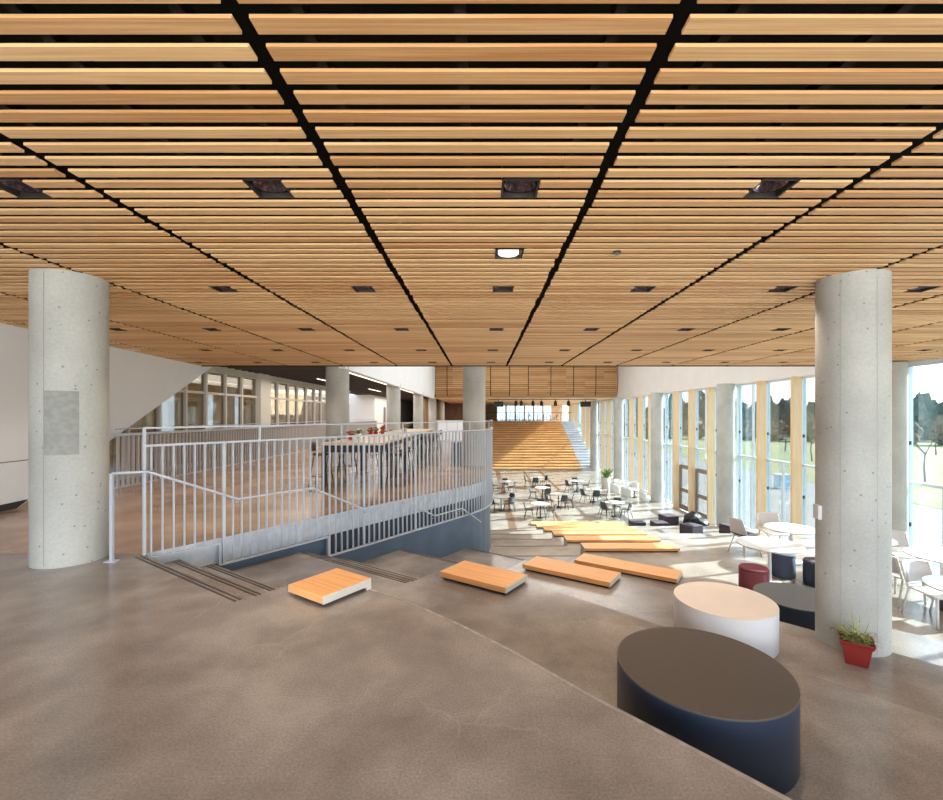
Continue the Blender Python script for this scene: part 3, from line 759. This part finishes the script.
# ------------------------------------------------------------------ wooden seat platforms on the terraces
def bench(i, origin, L, u, z, label):
    n = Vector((-u.y, u.x)); W = 0.44
    r = empty('seat_platform', (origin[0], origin[1], z), math.atan2(u.y, u.x), label, 'bench', None)
    MB().box(0, L, 0, W+0.03, 0.03, 0.09).build('wooden_top', M['bench_wood'], r, bevel=0.003)
    for x0, x1 in ((-0.006, 0.0), (L, L+0.006)):
        m = MB().box(x0, x1, 0, W+0.03, 0.03, 0.089); m.box(x0, x1, W-0.02, W+0.03, -0.06, 0.03); m.build('end_band', M['bench_side'], r)
    MB().box(0, L, W, W+0.03, -0.06, 0.03).build('front_lip', M['bench_side'], r)
    MB().box(0.03, L-0.03, 0.03, W-0.03, 0.0, 0.03).build('recessed_base', M['bench_dark'], r)
    return r
bl = ['shortest, nearly square wooden seat platform on the top landing by the stair', 'second wooden seat platform down, short and wide beside the stair',
      'third wooden seat platform down, medium plank between two stairs flights', 'fourth wooden seat platform down, long slanted plank pointing at the window wall',
      'nearest of the straight stacked wooden platforms, its cream front in sunlight', 'second of the straight wooden platforms counted from the front',
      'third of the straight wooden platforms counted from the front', 'fourth of the straight wooden platforms counted from the front',
      'fifth of the straight wooden platforms counted from the front', 'farthest straight wooden platform lying on the hall floor']
B0 = Vector((-1.55, 3.61))
for k in range(4):
    o = B0+T*k; 
    bench(k, o+N*0.0, 0.432*(k+1), U, Z(k), bl[k])
for j in range(6):
    bench(4+j, (2.35, 10.25+2.2*j), 0.432*(5+j), Vector((1, 0)), Z(4+j) if j < 5 else ZF, bl[4+j])

# ------------------------------------------------------------------ round drum tables on the terraces
def drum(x, y, z, r, h, mt, ms, label):
    e = empty('drum_seat', (x, y, z), 0, label, 'drum table')
    MB().lathe([(r-0.004, 0), (r, 0.004), (r, h-0.012)], seg=96).build('body', ms, e)
    MB().lathe([(r, h-0.012), (r, h)], seg=96).build('top', mt, e)
drum(1.29, 2.645, Z(1), 0.475, 0.40, M['stool_black'], M['stool_black_side'], 'large black round drum table with brown-black top in the foreground')
drum(2.49, 4.63, Z(2), 0.475, 0.40, M['stool_white'], M['stool_white_side'], 'white round drum table between the two dark ones')
drum(4.02, 5.75, Z(3), 0.475, 0.40, M['stool_grey'], M['stool_black_side'], 'grey-topped black drum table half hidden by the right column')
def pouf(x, y, z, r, h, m_, label, m2=None):
    e = empty('pouf', (x, y, z), 0, label, 'pouf')
    MB().lathe([(r-0.01, 0), (r, 0.02), (r, h-0.05), (r-0.006, h-0.045)], seg=40).build('body', m_, e)
    MB().lathe([(r-0.006, h-0.045), (r+0.002, h-0.03), (r-0.01, h-0.005), (r-0.06, h), (0.02, h+0.004)], seg=40).build('cushion', m2 or m_, e)
pouf(4.80, 7.95, Z(4), 0.235, 0.45, M['purple'], 'burgundy round pouf beside the white cafe table')
pouf(5.86, 8.75, Z(4), 0.20, 0.45, M['navy'], 'slate blue round pouf under the edge of the white cafe table')
pouf(6.20, 8.30, Z(4), 0.235, 0.45, M['stool_black_side'], 'dark round pouf with plum top left of the right column', M['plum'])
pouf(7.55, 7.15, Z(4), 0.235, 0.45, M['plum'], 'dark pouf between two white tables at the right edge')

# ------------------------------------------------------------------ flowerpot by the column
pt = empty('potted_plant', (3.465, 4.17, Z(2)), math.radians(-35), 'red square flowerpot with striped spider plant at the foot of right column', 'plant')
m = MB()
def sq(r, z): return [(-r, -r, z), (r, -r, z), (r, r, z), (-r, r, z)]
rings = [(0.072, 0), (0.074, 0.002), (0.099, 0.165), (0.106, 0.165), (0.108, 0.17), (0.120, 0.205), (0.112, 0.205), (0.104, 0.175), (0.09, 0.17)]
vv = []; 
for a, z in rings: vv += sq(a, z)
fs = [(0, 3, 2, 1)]
for i in range(len(rings)-1):
    for k in range(4): fs.append((i*4+k, i*4+(k+1) % 4, (i+1)*4+(k+1) % 4, (i+1)*4+k))
m.add(vv, fs); m.build('pot', M['pot_red'], pt, bevel=0.003)
m = MB().box(-0.101, 0.101, -0.101, 0.101, 0.165, 0.18); m.build('soil', M['soil'], pt)
m = MB()
for i in range(170):
    a = random.uniform(0, 2*PI); r0 = random.uniform(0, 0.07); L = random.uniform(0.09, 0.185); up = random.uniform(0.25, 1.2); wd = random.uniform(0.005, 0.010)
    bx, by = r0*math.cos(a*3), r0*math.sin(a*3); dx, dy = math.cos(a), math.sin(a)
    def fn(u, v, a=a, L=L, up=up, wd=wd, bx=bx, by=by, dx=dx, dy=dy):
        s_ = u; ww = wd*(1-u**2)*(0.5+min(1, u*4)*0.5)
        h_ = L*up*s_*(1.25-0.95*s_*(1.3-up*0.5))
        return Vector((bx+dx*L*s_*0.75-dy*ww*(v*2-1), by+dy*L*s_*0.75+dx*ww*(v*2-1), 0.175+h_+abs(v*2-1)*0.002))
    m.grid(fn, 6, 2)
for k in range(3):
    bx, by = 0.01*k, -0.02*k+0.02
    def fn(u, v, k=k, bx=bx, by=by):
        ww = 0.007*(1-u**2)
        return Vector((bx+0.05*u*(k-0.6)+ww*(v*2-1), by+0.03*u, 0.175+0.27*u-0.03*k))
    m.grid(fn, 6, 2)
m.build('foliage', M['leaf_var'], pt); pt.scale = (1.1, 1.1, 1.08)

# ------------------------------------------------------------------ chairs and tables
def shell_chair(name, shell, legs, label, pad=None, lr=0.011):
    r = empty(name, (0, 0, 0), 0, label, 'chair')
    se = MB().grid(lambda u, v: Vector(((u-0.5)*0.46*(1-0.12*v), -0.21+0.42*v, 0.45-0.03*math.sin(PI*u)*(0.4+0.6*v)+0.012*(1-v)*-1)), 8, 6, 0.014).build('seat', shell, r)
    MB().grid(lambda u, v: Vector(((u-0.5)*0.44*(1-0.22*v*v), 0.20+0.06*math.sin(PI*u)*0.6+0.09*v-0.03, 0.47+0.36*v)), 8, 6, 0.012).build('backrest', shell, r)
    if pad: MB().grid(lambda u, v: Vector(((u-0.5)*0.40, -0.18+0.36*v, 0.485-0.02*math.sin(PI*u))), 8, 6, 0.035).build('seat_pad', pad, se)
    for sx in (-1, 1):
        MB().tube([(sx*0.15, -0.13, 0.432), (sx*0.23, -0.22, 0.0)], lr, 8).build('leg', legs, r)
        MB().tube([(sx*0.15, 0.13, 0.425), (sx*0.23, 0.25, 0.0)], lr, 8).build('leg', legs, r)
    return r
def frame_chair(label):
    r = empty('cafe_chair', (0, 0, 0), 0, label, 'chair')
    MB().grid(lambda u, v: Vector(((u-0.5)*0.46, -0.23+0.44*v, 0.455-0.02*math.sin(PI*u)*math.sin(PI*v)-0.02*(1-v)**3)), 8, 8, 0.02).build('seat', M['white_plastic'], r)
    MB().grid(lambda u, v: Vector(((u-0.5)*0.46*(1-0.10*v), 0.235+0.04*math.sin(PI*u)-0.03*(1-v)+0.09*v, 0.52+0.29*v+0.015*math.sin(PI*u)*v)), 8, 6, 0.015).build('backrest', M['pale_grey'], r)
    for sx in (-1, 1):
        MB().tube([(sx*0.215, -0.21, 0.44), (sx*0.235, -0.235, 0.0)], 0.021, 8, r2=0.016).build('leg', M['white_plastic'], r)
        MB().tube([(sx*0.22, 0.32, 0.80), (sx*0.225, 0.23, 0.50), (sx*0.225, 0.20, 0.42), (sx*0.235, 0.30, 0.0)], 0.019, 8, r2=0.015).build('leg', M['white_plastic'], r)
    return r
def round_table(label, rad, zt, base, cat='table'):
    r = empty('round_table', (0, 0, 0), 0, label, cat)
    MB().lathe([(rad-0.006, zt-0.026), (rad, zt-0.022), (rad, zt-0.004), (rad-0.004, zt)], seg=56).build('tabletop', M['tabletop'], r)
    MB().lathe([(0.03, 0.02), (0.03, zt-0.026)], seg=16).build('pedestal', base, r)
    MB().lathe([(0.22, 0.0), (0.22, 0.010), (0.05, 0.022), (0.035, 0.03)], seg=32).build('base', base, r)
    return r
CC = Proto(frame_chair('x'))
zl = Z(4)
gch = 'pale cafe chairs on the lounge terrace'
CC.put((6.9, 6.84, zl), 0.05, 'white cafe chair at the right edge, tucked in at the nearest round table', gch)
CC.put((8.15, 8.72, zl), -0.25, 'white cafe chair just right of the right column behind the farther table', gch)
CC.put((6.72, 10.35, zl), -0.15, 'pale cafe chair with its back to the window left of the right column', gch)
PC = Proto(shell_chair('cafe_chair', M['pale_grey'], M['white_plastic'], 'x', M['plum'], 0.014))
PC.put((5.93, 10.15, zl), PI*0.5+0.3, 'pale chair with dark seat pad left of the white tables by the window')
CC.put((7.05, 7.62, zl), PI*0.55, 'white cafe chair right of the column between the two tables', gch)
TA = Proto(round_table('x', 0.5, 0.72, M['white_plastic']))
gt = 'white round tables on the lounge terrace'
t1 = round_table('large white round table left of the right column beside the burgundy pouf', 0.55, 0.72, M['white_plastic']); t1.location = (5.38, 8.42, zl); t1['group'] = gt
TA.put((6.82, 6.27, zl), 0, 'white round table cut by the right edge of the photo, the nearest one', gt)
TA.put((7.9, 7.72, zl), 0, 'white round table right of the column, behind the nearest one', gt)
TA.put((6.6, 9.6, zl), 0, 'white round table in front of the chair with its back to the window', gt)
TA.put((7.5, 8.85, zl), 0, 'white round table seen just left of the right column, mostly hidden by it', gt)

# dining tables of the hall
DT = Proto(round_table('x', 0.48, 0.74, M['dark_metal']))
DC = Proto(shell_chair('dining_chair', M['dark_chair'], M['dark_metal'], 'x', None, 0.014))
names = [((3.9, 32.6), 'back-row table, left of two', (170, 10, 260)),
         ((3.75, 27.9), 'middle table nearest the hall centre', (165, 60, 285)),
         ((4.35, 25.6), 'table just in front of the middle one', (200, 345, 285)),
         ((2.97, 22.9), 'table nearest the wooden platforms', (185, 330, 80)),
         ((6.5, 30.8), 'back-row table, right of two', (200, 350, 90)),
         ((6.75, 27.2), 'middle-row table on the right', (200, 350, 265)),
         ((1.5, 30.5), 'left back table beside the railing end', (180, 330, 80)),
         ((1.05, 24.8), 'left front table beside the railing end', (315, 35, 230)),
         ((6.85, 23.2), 'front table near the white armchairs', (210, 325, 65, 140))]
side = {0: 'right', 1: 'far right', 2: 'far', 3: 'far left', 4: 'left', 5: 'near left', 6: 'near', 7: 'near right'}
for (x, y), nme, angs in names:
    DT.put((x, y, ZF), 0, 'white round dining table: '+nme, 'white dining tables in the hall')
    for a in angs:
        ar = math.radians(a); cx, cy = x+0.58*math.cos(ar), y+0.58*math.sin(ar)
        DC.put((cx, cy, ZF), ar-PI/2+random.uniform(-.2, .2), 'dark chair, %s side of the %s' % (side[int(((a+22.5) % 360)//45)], nme), 'dark dining chairs in the hall')

# white tub armchairs
def tub(label):
    r = empty('tub_armchair', (0, 0, 0), 0, label, 'armchair')
    MB().grid(lambda u, v: Vector(((0.33+0.03*v)*math.cos(PI*(-0.12+1.24*u)), (0.33+0.03*v)*math.sin(PI*(-0.12+1.24*u))*0.95, 0.16+v*(0.42+0.22*math.sin(PI*u)))), 20, 4, 0.06).build('shell', M['white_plastic'], r)
    MB().lathe([(0.27, 0.18), (0.285, 0.2), (0.285, 0.38), (0.25, 0.42), (0.02, 0.43)], seg=28).build('seat', M['white_plastic'], r)
    for sx, sy in ((-1, -1), (1, -1), (1, 1), (-1, 1)):
        MB().tube([(sx*0.18, sy*0.18, 0.2), (sx*0.22, sy*0.22, 0.0)], 0.016, 8).build('leg', M['white_plastic'], r)
    return r
TB = Proto(tub('x'))
for (x, y, rz, lab) in ((9.75, 26.9, 1.1, 'white tub armchair nearest the window wall in the cluster'), (9.0, 28.0, 2.4, 'white tub armchair at the front left of the cluster'),
                    (10.0, 29.8, -0.6, 'grey-white tub armchair behind, against the window wall'), (9.4, 30.8, 0.4, 'white tub armchair farthest back beside the planter'),
                    (8.75, 29.5, 1.9, 'white tub armchair in front of the planter')):
    TB.put((x, y, ZF), rz, lab, 'white tub armchairs by the window wall')
t = round_table('low dark round table among the white tub armchairs', 0.35, 0.5, M['dark_metal']); t.location = (9.7, 28.6, ZF)
# planter
pl = empty('planter', (8.8, 32.0, ZF), 0, 'beige planter with big leafy plant behind the white armchairs', 'plant')
MB().lathe([(0.26, 0), (0.34, 0.80), (0.30, 0.80), (0.28, 0.72), (0.0, 0.72)], seg=28, cap=False).build('pot', M['stone_pot'], pl)
m = MB()
for i in range(46):
    a = random.uniform(0, 2*PI); L = random.uniform(0.5, 1.1); up = random.uniform(0.5, 1.4); wd = random.uniform(0.05, 0.09)
    dx, dy = math.cos(a), math.sin(a)
    def fn(u, v, L=L, up=up, wd=wd, dx=dx, dy=dy):
        ww = wd*math.sin(PI*min(1, max(0.02, u*0.95)))
        return Vector((dx*L*u*0.6-dy*ww*(v*2-1), dy*L*u*0.6+dx*ww*(v*2-1), 0.72+L*up*u*(1-0.45*u)))
    m.grid(fn, 6, 2)
m.build('foliage', M['leaf'], pl)

# ottomans and bean bags
def cube(x, y, z, wx, h, rz, label):
    r = empty('ottoman', (x, y, z), rz, label, 'ottoman', 'dark ottomans near the window wall')
    MB().box(-wx/2, wx/2, -wx/2, wx/2, 0.03, h-0.06).build('body', M['plum'], r, bevel=0.015)
    MB().box(-wx/2-0.004, wx/2+0.004, -wx/2-0.004, wx/2+0.004, h-0.06, h).build('cushion', M['plum'], r, bevel=0.02)
    MB().box(-wx/2+0.04, wx/2-0.04, -wx/2+0.04, wx/2-0.04, 0, 0.03).build('base', M['dark_metal'], r)
cube(7.6, 16.35, Z(7), 0.56, 0.42, 0.45, 'dark square ottoman beyond the end of the wooden platforms, in the open')
cube(9.05, 16.35, Z(7), 0.56, 0.42, 0.4, 'dark square ottoman left of the pale chair at the window')
cube(8.95, 21.6, ZF, 0.66, 0.44, 0.25, 'dark ottoman in front of the black bean bags, tallest of the low row')
cube(7.05, 20.45, ZF, 0.60, 0.42, 0.0, 'low dark ottoman at the left end of the low row')
cube(8.0, 20.3, ZF, 0.60, 0.42, 0.1, 'low dark ottoman in the middle of the low row')
def bag(x, y, z, s_, rz, label):
    m = MB(); rnd = random.Random(int(x*100))
    ph = [rnd.uniform(0, 6.28) for _ in range(8)]
    nu, nv = 36, 16; vs_ = []; fs_ = []
    for j in range(nv+1):
        t_ = j/nv; el = -PI/2+PI*t_
        for i in range(nu):
            a = 2*PI*i/nu
            rr = 1+0.13*math.sin(3*a+ph[0])*math.cos(el)+0.07*math.sin(7*a+ph[1]+3*el)+0.05*math.sin(11*a-5*el+ph[2])
            x_ = rr*math.cos(el)*math.cos(a)*0.5*s_; y_ = rr*math.cos(el)*math.sin(a)*0.42*s_; z_ = math.sin(el)*0.30*s_*(1.0+0.35*math.cos(a+ph[3]))
            vs_.append((x_, y_, max(0.0, z_+0.22*s_)))
    for j in range(nv):
        for i in range(nu): fs_.append((j*nu+i, j*nu+(i+1) % nu, (j+1)*nu+(i+1) % nu, (j+1)*nu+i))
    m.add(vs_, fs_, True)
    o = m.build('bean_bag', M['bag'], None, (x, y, z), rz); tag(o, label, 'bean bag', 'black bean bags by the glass doors')
bag(9.93, 20.75, ZF, 1.15, 0.3, 'left one of the crumpled shiny black bean bags by the doors')
bag(10.2, 21.85, ZF, 0.95, 1.2, 'right one of the crumpled shiny black bean bags, behind the other one')

# ------------------------------------------------------------------ bleachers
nst = 20; y0 = 42.4; dy = 11.8/nst; dz = (0.73-ZF)/nst
r = empty('bleachers', (0.3, y0, ZF), 0, 'wide wooden bleacher steps rising at the far end of the hall', 'bleachers')
m = MB(); f = MB()
for i in range(nst):
    f.box(0, 9.1, i*dy+0.02, 11.8, i*dz, (i+1)*dz-0.05)
    m.box(0, 9.1, i*dy-0.02, (i+1)*dy, (i+1)*dz-0.05, (i+1)*dz)
f.build('riser', mat('bleacher_riser', (0.52, 0.30, 0.13), 0.55, var=0.15, scale=1.5), r)
m.build('seat_planks', M['bleacher'], r)
for i in range(2*nst):
    pass
m = MB()
for i in range(nst):
    m.box(9.42, 10.98, y0+i*dy, 54.2, ZF+i*dz, ZF+(i+1)*dz)
struct(m.build('floor', M['fascia']))
m = MB()
for i in range(0, 24):
    m.box(0, 9.1, 0, 0, 0, 0) if False else None
# guard and furniture on the upper landing
r = empty('landing_guard', (0.3, 54.3, 0.73), 0, 'dark thin guardrail along the top of the bleachers', 'railing')
MB().box(0, 10.6, 0, 0.04, 0.98, 1.03).build('top_rail', M['dark_metal'], r)
for i in range(9):
    MB().box(-0.02, 0.02, 0, 0.04, 0, 0.98).build('post', M['dark_metal'], r, loc=(0.1+i*1.3, 0, 0))
rnd = random.Random(3)
lt = Proto(dup(DT.root, (0, 0, 0))); lc = Proto(dup(DC.root, (0, 0, 0)))
for i in range(4):
    x = 3.4+i*1.75; y = 56.3+(i % 2)*0.6
    lt.put((x, y, 0.73), 0, '%s from the left of the tables on the landing above the bleachers' % ORD[i], 'tables on the landing above the bleachers')
    for a, sn in ((170, 'left'), (5, 'right')):
        ar = math.radians(a)
        lc.put((x+0.62*math.cos(ar), y+0.62*math.sin(ar), 0.73), ar-PI/2, 'dark chair %s of the %s table on the landing above the bleachers' % (sn, ORD[i]), 'chairs on the landing above the bleachers')
# end wall with tall windows
struct(MB().box(-0.2, 2.0, 62.0, 62.2, 0.73, 2.95).build('wall_end', M['brown_wall']))
struct(MB().box(9.6, 11.1, 62.0, 62.2, 0.73, 2.95).build('wall_end', M['soffit_wood']))
struct(MB().box(0.0, 0.25, 42.5, 62.0, 0, 2.95).build('wall_end', M['brown_wall']))
for i in range(6):
    wn += 1; x0 = 2.0+i*1.27
    w_ = empty('window_%d' % wn, (x0, 62.0, 0.73), kind='structure')
    m = MB(); m.box(0, 0.14, 0, 0.12, 0, 2.12); m.box(1.2, 1.27, 0, 0.12, 0, 2.12); m.box(0, 1.27, 0, 0.12, 2.0, 2.12); m.box(0, 1.27, 0, 0.12, 0, 0.1); m.box(0.6, 0.66, 0, 0.1, 0, 2.0)
    m.build('window_frame', M['fin'] if i % 2 else M['alu'], w_)
    MB().box(0.14, 1.2, 0.05, 0.06, 0.1, 2.0).build('pane', M['glass'], w_)
# stage lights under the far soffit
tk = empty('lighting_track', (0.5, 39.0, 2.78), 0, 'black lighting track under the far wooden soffit', 'lighting track')
MB().box(0, 9.4, -0.025, 0.025, 0.0, 0.05).build('rail', M['dark_metal'], tk)
m = MB()
def stage_light(big):
    r = empty('stage_light', (0, 0, 0), 0, 'x', 'stage light')
    if big:
        MB().box(-0.42, 0.42, -0.2, 0.2, -0.62, -0.16).build('housing', M['dark_metal'], r, bevel=0.02)
    else:
        MB().lathe([(0.10, -0.55), (0.14, -0.52), (0.14, -0.18), (0.08, -0.12)], seg=18).build('housing', M['dark_metal'], r)
    MB().box(-0.03, 0.03, -0.03, 0.03, -0.2, 0.004).build('yoke', M['dark_metal'], r)
    return r
SB = Proto(stage_light(True)); SS = Proto(stage_light(False))
order = [(498.5, 1), (516, 0), (521.3, 0), (533, 0), (541.5, 0), (555.5, 0), (568.5, 0), (585.5, 1)]
for i, (px, big) in enumerate(order):
    x = (px-482)/450*39.0
    (SB if big else SS).put((x, 39.0, 2.78), 0, '%s from the left of the black stage lights under the far soffit' % ORD[i], 'stage lights under the far soffit')

# ------------------------------------------------------------------ long high tables beyond the railing
ht = empty('high_table', (0, 0, 0), 0, 'x', 'table')
MB().box(0, 1.2, 0, 2.9, 0.86, 0.90).build('tabletop', M['top_oak'], ht)
m = MB(); m.box(0.02, 1.18, 0.02, 0.08, 0.72, 0.86); m.box(0.02, 1.18, 2.82, 2.88, 0.72, 0.86); m.box(0.02, 0.07, 0.08, 2.82, 0.76, 0.86); m.box(1.13, 1.18, 0.08, 2.82, 0.76, 0.86)
m.build('apron', M['dark_metal'], ht)
for x in (0.05, 1.15):
    for y in (0.05, 2.85):
        MB().box(x-0.035, x+0.035, y-0.035, y+0.035, 0, 0.72).build('leg', M['dark_metal'], ht)
HT = Proto(ht)
for i, y in enumerate((8.75, 11.85, 14.95)):
    HT.put((-3.14, y, 0), 0, '%s dark-framed high table in the row behind the railing' % ('nearest', 'middle', 'farthest')[i], 'high tables behind the railing')
def bar_stool():
    r = empty('bar_stool', (0, 0, 0), 0, 'x', 'stool')
    MB().lathe([(0.15, 0.62), (0.17, 0.635), (0.17, 0.655), (0.15, 0.665)], seg=24).build('seat', M['dark_chair'], r)
    MB().grid(lambda u, v: Vector(((u-0.5)*0.34, 0.15+0.03*v-0.04*math.cos(PI*(u-.5))*-1, 0.70+0.18*v)), 6, 3, 0.012).build('backrest', M['dark_chair'], r)
    for sx, sy in ((-1, -1), (1, -1), (1, 1), (-1, 1)):
        MB().tube([(sx*0.11, sy*0.11, 0.63), (sx*0.19, sy*0.19, 0.0)], 0.011, 6).build('leg', M['dark_metal'], r)
    m = MB()
    for k in range(4):
        a = [(-1, -1), (1, -1), (1, 1), (-1, 1)][k]; b = [(-1, -1), (1, -1), (1, 1), (-1, 1)][(k+1) % 4]
        m.tube([(a[0]*0.165, a[1]*0.165, 0.2), (b[0]*0.165, b[1]*0.165, 0.2)], 0.008, 6)
    m.build('footrest', M['dark_metal'], r)
    return r
BS = Proto(bar_stool())
for i, y in enumerate((8.75, 11.85, 14.95)):
    tn = ('nearest', 'middle', 'farthest')[i]
    for j, dy_ in enumerate((0.55, 1.45, 2.35)):
        for sx, sn in ((-1, 'left'), (1, 'right')):
            BS.put((-3.14+0.6+sx*0.78, y+dy_, 0), -sx*PI/2, 'black bar stool, %s along the %s side of the %s high table' % (ORD[j], sn, tn), 'bar stools at the high tables')
# flowers on the high tables
def flowers(x, y, z, m_, label, h=0.16, ball=0.09):
    r = empty('flower_pot', (x, y, z), 0, label, 'flowers')
    MB().lathe([(0.045, 0), (0.065, h*0.6), (0.055, h*0.6), (0.04, h*0.55)], seg=18).build('pot', M['white_plastic'] if ball > 0.1 else M['red_fl'], r)
    m = MB(); g_ = MB()
    for i in range(26):
        a = random.uniform(0, 2*PI); b = random.uniform(0, ball); zz_ = h*0.6+random.uniform(0.03, 0.13)
        m.lathe([(0.004, zz_-0.012), (0.02, zz_), (0.004, zz_+0.014)], (b*math.cos(a), b*math.sin(a)), 6)
    for i in range(22):
        a = random.uniform(0, 2*PI); b = random.uniform(0.02, ball*1.1)
        g_.tube([(0, 0, h*0.5), (b*0.6*math.cos(a), b*0.6*math.sin(a), h*0.8), (b*math.cos(a), b*math.sin(a), h*0.75+random.uniform(0, .06))], 0.008, 5, r2=0.014)
    g_.build('foliage', M['leaf'], r); m.build('blossoms', m_, r)
zt = 0.90
flowers(-2.95, 10.1, zt, M['red_fl'], 'flat red flower bowl on the nearest high table, leftmost', 0.10)
flowers(-2.95, 10.75, zt, M['white_fl'], 'white flowers in a pot on the nearest high table', 0.18, 0.11)
flowers(-2.85, 11.55, zt, M['red_fl'], 'red flowers on the far end of the nearest high table', 0.17)
flowers(-2.9, 12.3, zt, M['leaf'], 'small all-green potted plant on the middle high table', 0.16)
flowers(-2.85, 12.9, zt, M['red_fl'], 'red flowers on the middle high table beside the green plant', 0.2)
flowers(-2.45, 14.4, zt, M['orange_fl'], 'orange bouquet on the middle high table', 0.24, 0.17)
# bin and white screen beyond the railing
r = empty('waste_bin', (-0.74, 13.1, 0), 0, 'dark waste bin on the upper floor near the railing column', 'bin')
MB().box(-0.14, 0.14, -0.14, 0.14, 0, 0.62).build('body', M['dark_metal'], r, bevel=0.01)
MB().box(-0.15, 0.15, -0.15, 0.15, 0.62, 0.66).build('lid', M['dark_chair'], r, bevel=0.008)
r = empty('white_screen', (-2.55, 25.2, 0), 0, 'low white parapet screen standing across the upper floor', 'screen')
for i in range(3): MB().box(i*0.58+0.01, (i+1)*0.58-0.01, 0, 0.06, 0.02, 1.12).build('panel', M['white'], r)
MB().box(0, 1.74, -0.01, 0.07, 1.12, 1.15).build('cap', M['alu'], r)

# ------------------------------------------------------------------ outside
struct(MB().box(11.3, 26, -30, 140, ZF-0.35, ZF-0.12).build('ground', M['pave']))
struct(MB().box(26, 260, -80, 330, ZF-0.35, ZF-0.10).build('ground', M['grass']))
struct(MB().box(-200, 26, 66, 330, ZF-0.35, ZF-0.14).build('ground', M['grass']))
struct(MB().box(-200, 260, -260, -80, ZF-0.6, ZF-0.36).build('ground', M['grass']))
struct(MB().box(-200, 26, -80, -4.6, ZF-0.6, ZF-0.36).build('ground', M['grass']))
bx_ = empty('utility_box', (22.0, 33.0, ZF-0.12), 0.2, 'pale blue box standing on the paving outside the window', 'box')
MB().box(-0.42, 0.42, -0.3, 0.3, 0, 0.95).build('cabinet', M['bin_blue'], bx_, bevel=0.02); MB().box(-0.46, 0.46, -0.34, 0.34, 0.95, 1.02).build('lid', M['white_plastic'], bx_)
def bare_tree(seed, h):
    rd = random.Random(seed); m = MB()
    def br(p, d, L, r, lev):
        q = p+d*L; mid = p+d*L*0.5+Vector((rd.uniform(-1, 1), rd.uniform(-1, 1), 0))*L*0.05
        m.tube([p, mid, q], r, 5, r2=r*0.6)
        if lev == 0: return
        for i in range(3 if lev > 1 else 4):
            nd = (d+Vector((rd.uniform(-1, 1), rd.uniform(-1, 1), rd.uniform(-0.1, 0.7)))*0.75).normalized()
            br(p+d*L*rd.uniform(0.55, 1.0), nd, L*rd.uniform(0.55, 0.75), r*0.55, lev-1)
    br(Vector((0, 0, 0)), Vector((0, 0, 1)), h*0.36, h*0.012, 4)
    return m.build('bare_tree', M['bark'])
tr = [bare_tree(1, 7.5), bare_tree(5, 6.5)]
i = 0
for (px, d, lab) in ((812, 52, 'bare leafless tree outside seen left of the right column'), (925, 36, 'bare leafless tree outside behind the rightmost pane'), (785, 66, 'bare leafless tree outside between the two nearest timber fins'), (752, 74, 'bare leafless tree outside behind the fin nearest the column'), (936, 60, 'bare leafless tree farther off behind the rightmost pane')):
    o = tr[i] if i < 2 else tr[i % 2].copy()
    if i >= 2: C.objects.link(o)
    o.location = ((px-482)/450*d, d, ZF-0.1); o.rotation_euler.z = i*1.3
    tag(o, lab, 'tree', 'bare trees outside'); i += 1
def blob(name, m_, seed, sx, sz):
    rd = random.Random(seed); m = MB(); nu, nv = 26, 14; vs_ = []; fs_ = []
    ph = [rd.uniform(0, 6.3) for _ in range(6)]
    for j in range(nv+1):
        el = -PI/2+PI*j/nv
        for i in range(nu):
            a = 2*PI*i/nu; rr = 1+0.16*math.sin(3*a+ph[0]+2*el)+0.12*math.sin(7*a+ph[1]-4*el)+0.14*rd.uniform(-1, 1)
            vs_.append((rr*math.cos(el)*math.cos(a)*sx, rr*math.cos(el)*math.sin(a)*sx, sz+rr*math.sin(el)*sz))
    for j in range(nv):
        for i in range(nu): fs_.append((j*nu+i, j*nu+(i+1) % nu, (j+1)*nu+(i+1) % nu, (j+1)*nu+i))
    m.add(vs_, fs_, False); return m.build(name, m_)
tp = [blob('conifer_tree', M['conifer'], 2, 2.55, 5.2), blob('scrub_bush', M['scrub'], 4, 2.2, 2.6)]
rd = random.Random(11)
used = [False, False]
for n in range(66):
    k = n % 3
    q = 1 if k == 1 else 0
    o = tp[q] if not used[q] else tp[q].copy()
    if used[q]: C.objects.link(o)
    used[q] = True
    az = math.radians(12+(n//3)*2.7+(1.3 if k else 0)); dist = (128, 108, 144)[k]
    o.location = (dist*math.sin(az)+8, dist*math.cos(az), ZF-0.2); o.rotation_euler.z = rd.uniform(0, 6); s_ = rd.uniform(0.86, 0.96); o.scale = (s_, s_, rd.uniform(0.7, 1.1))
    tag(o, ('dark green evergreen tree in the tree line beyond the grass', 'brown leafless scrub in the tree line beyond the grass')[q], ('tree', 'bush')[q], ('evergreens beyond the grass', 'scrub beyond the grass')[q])
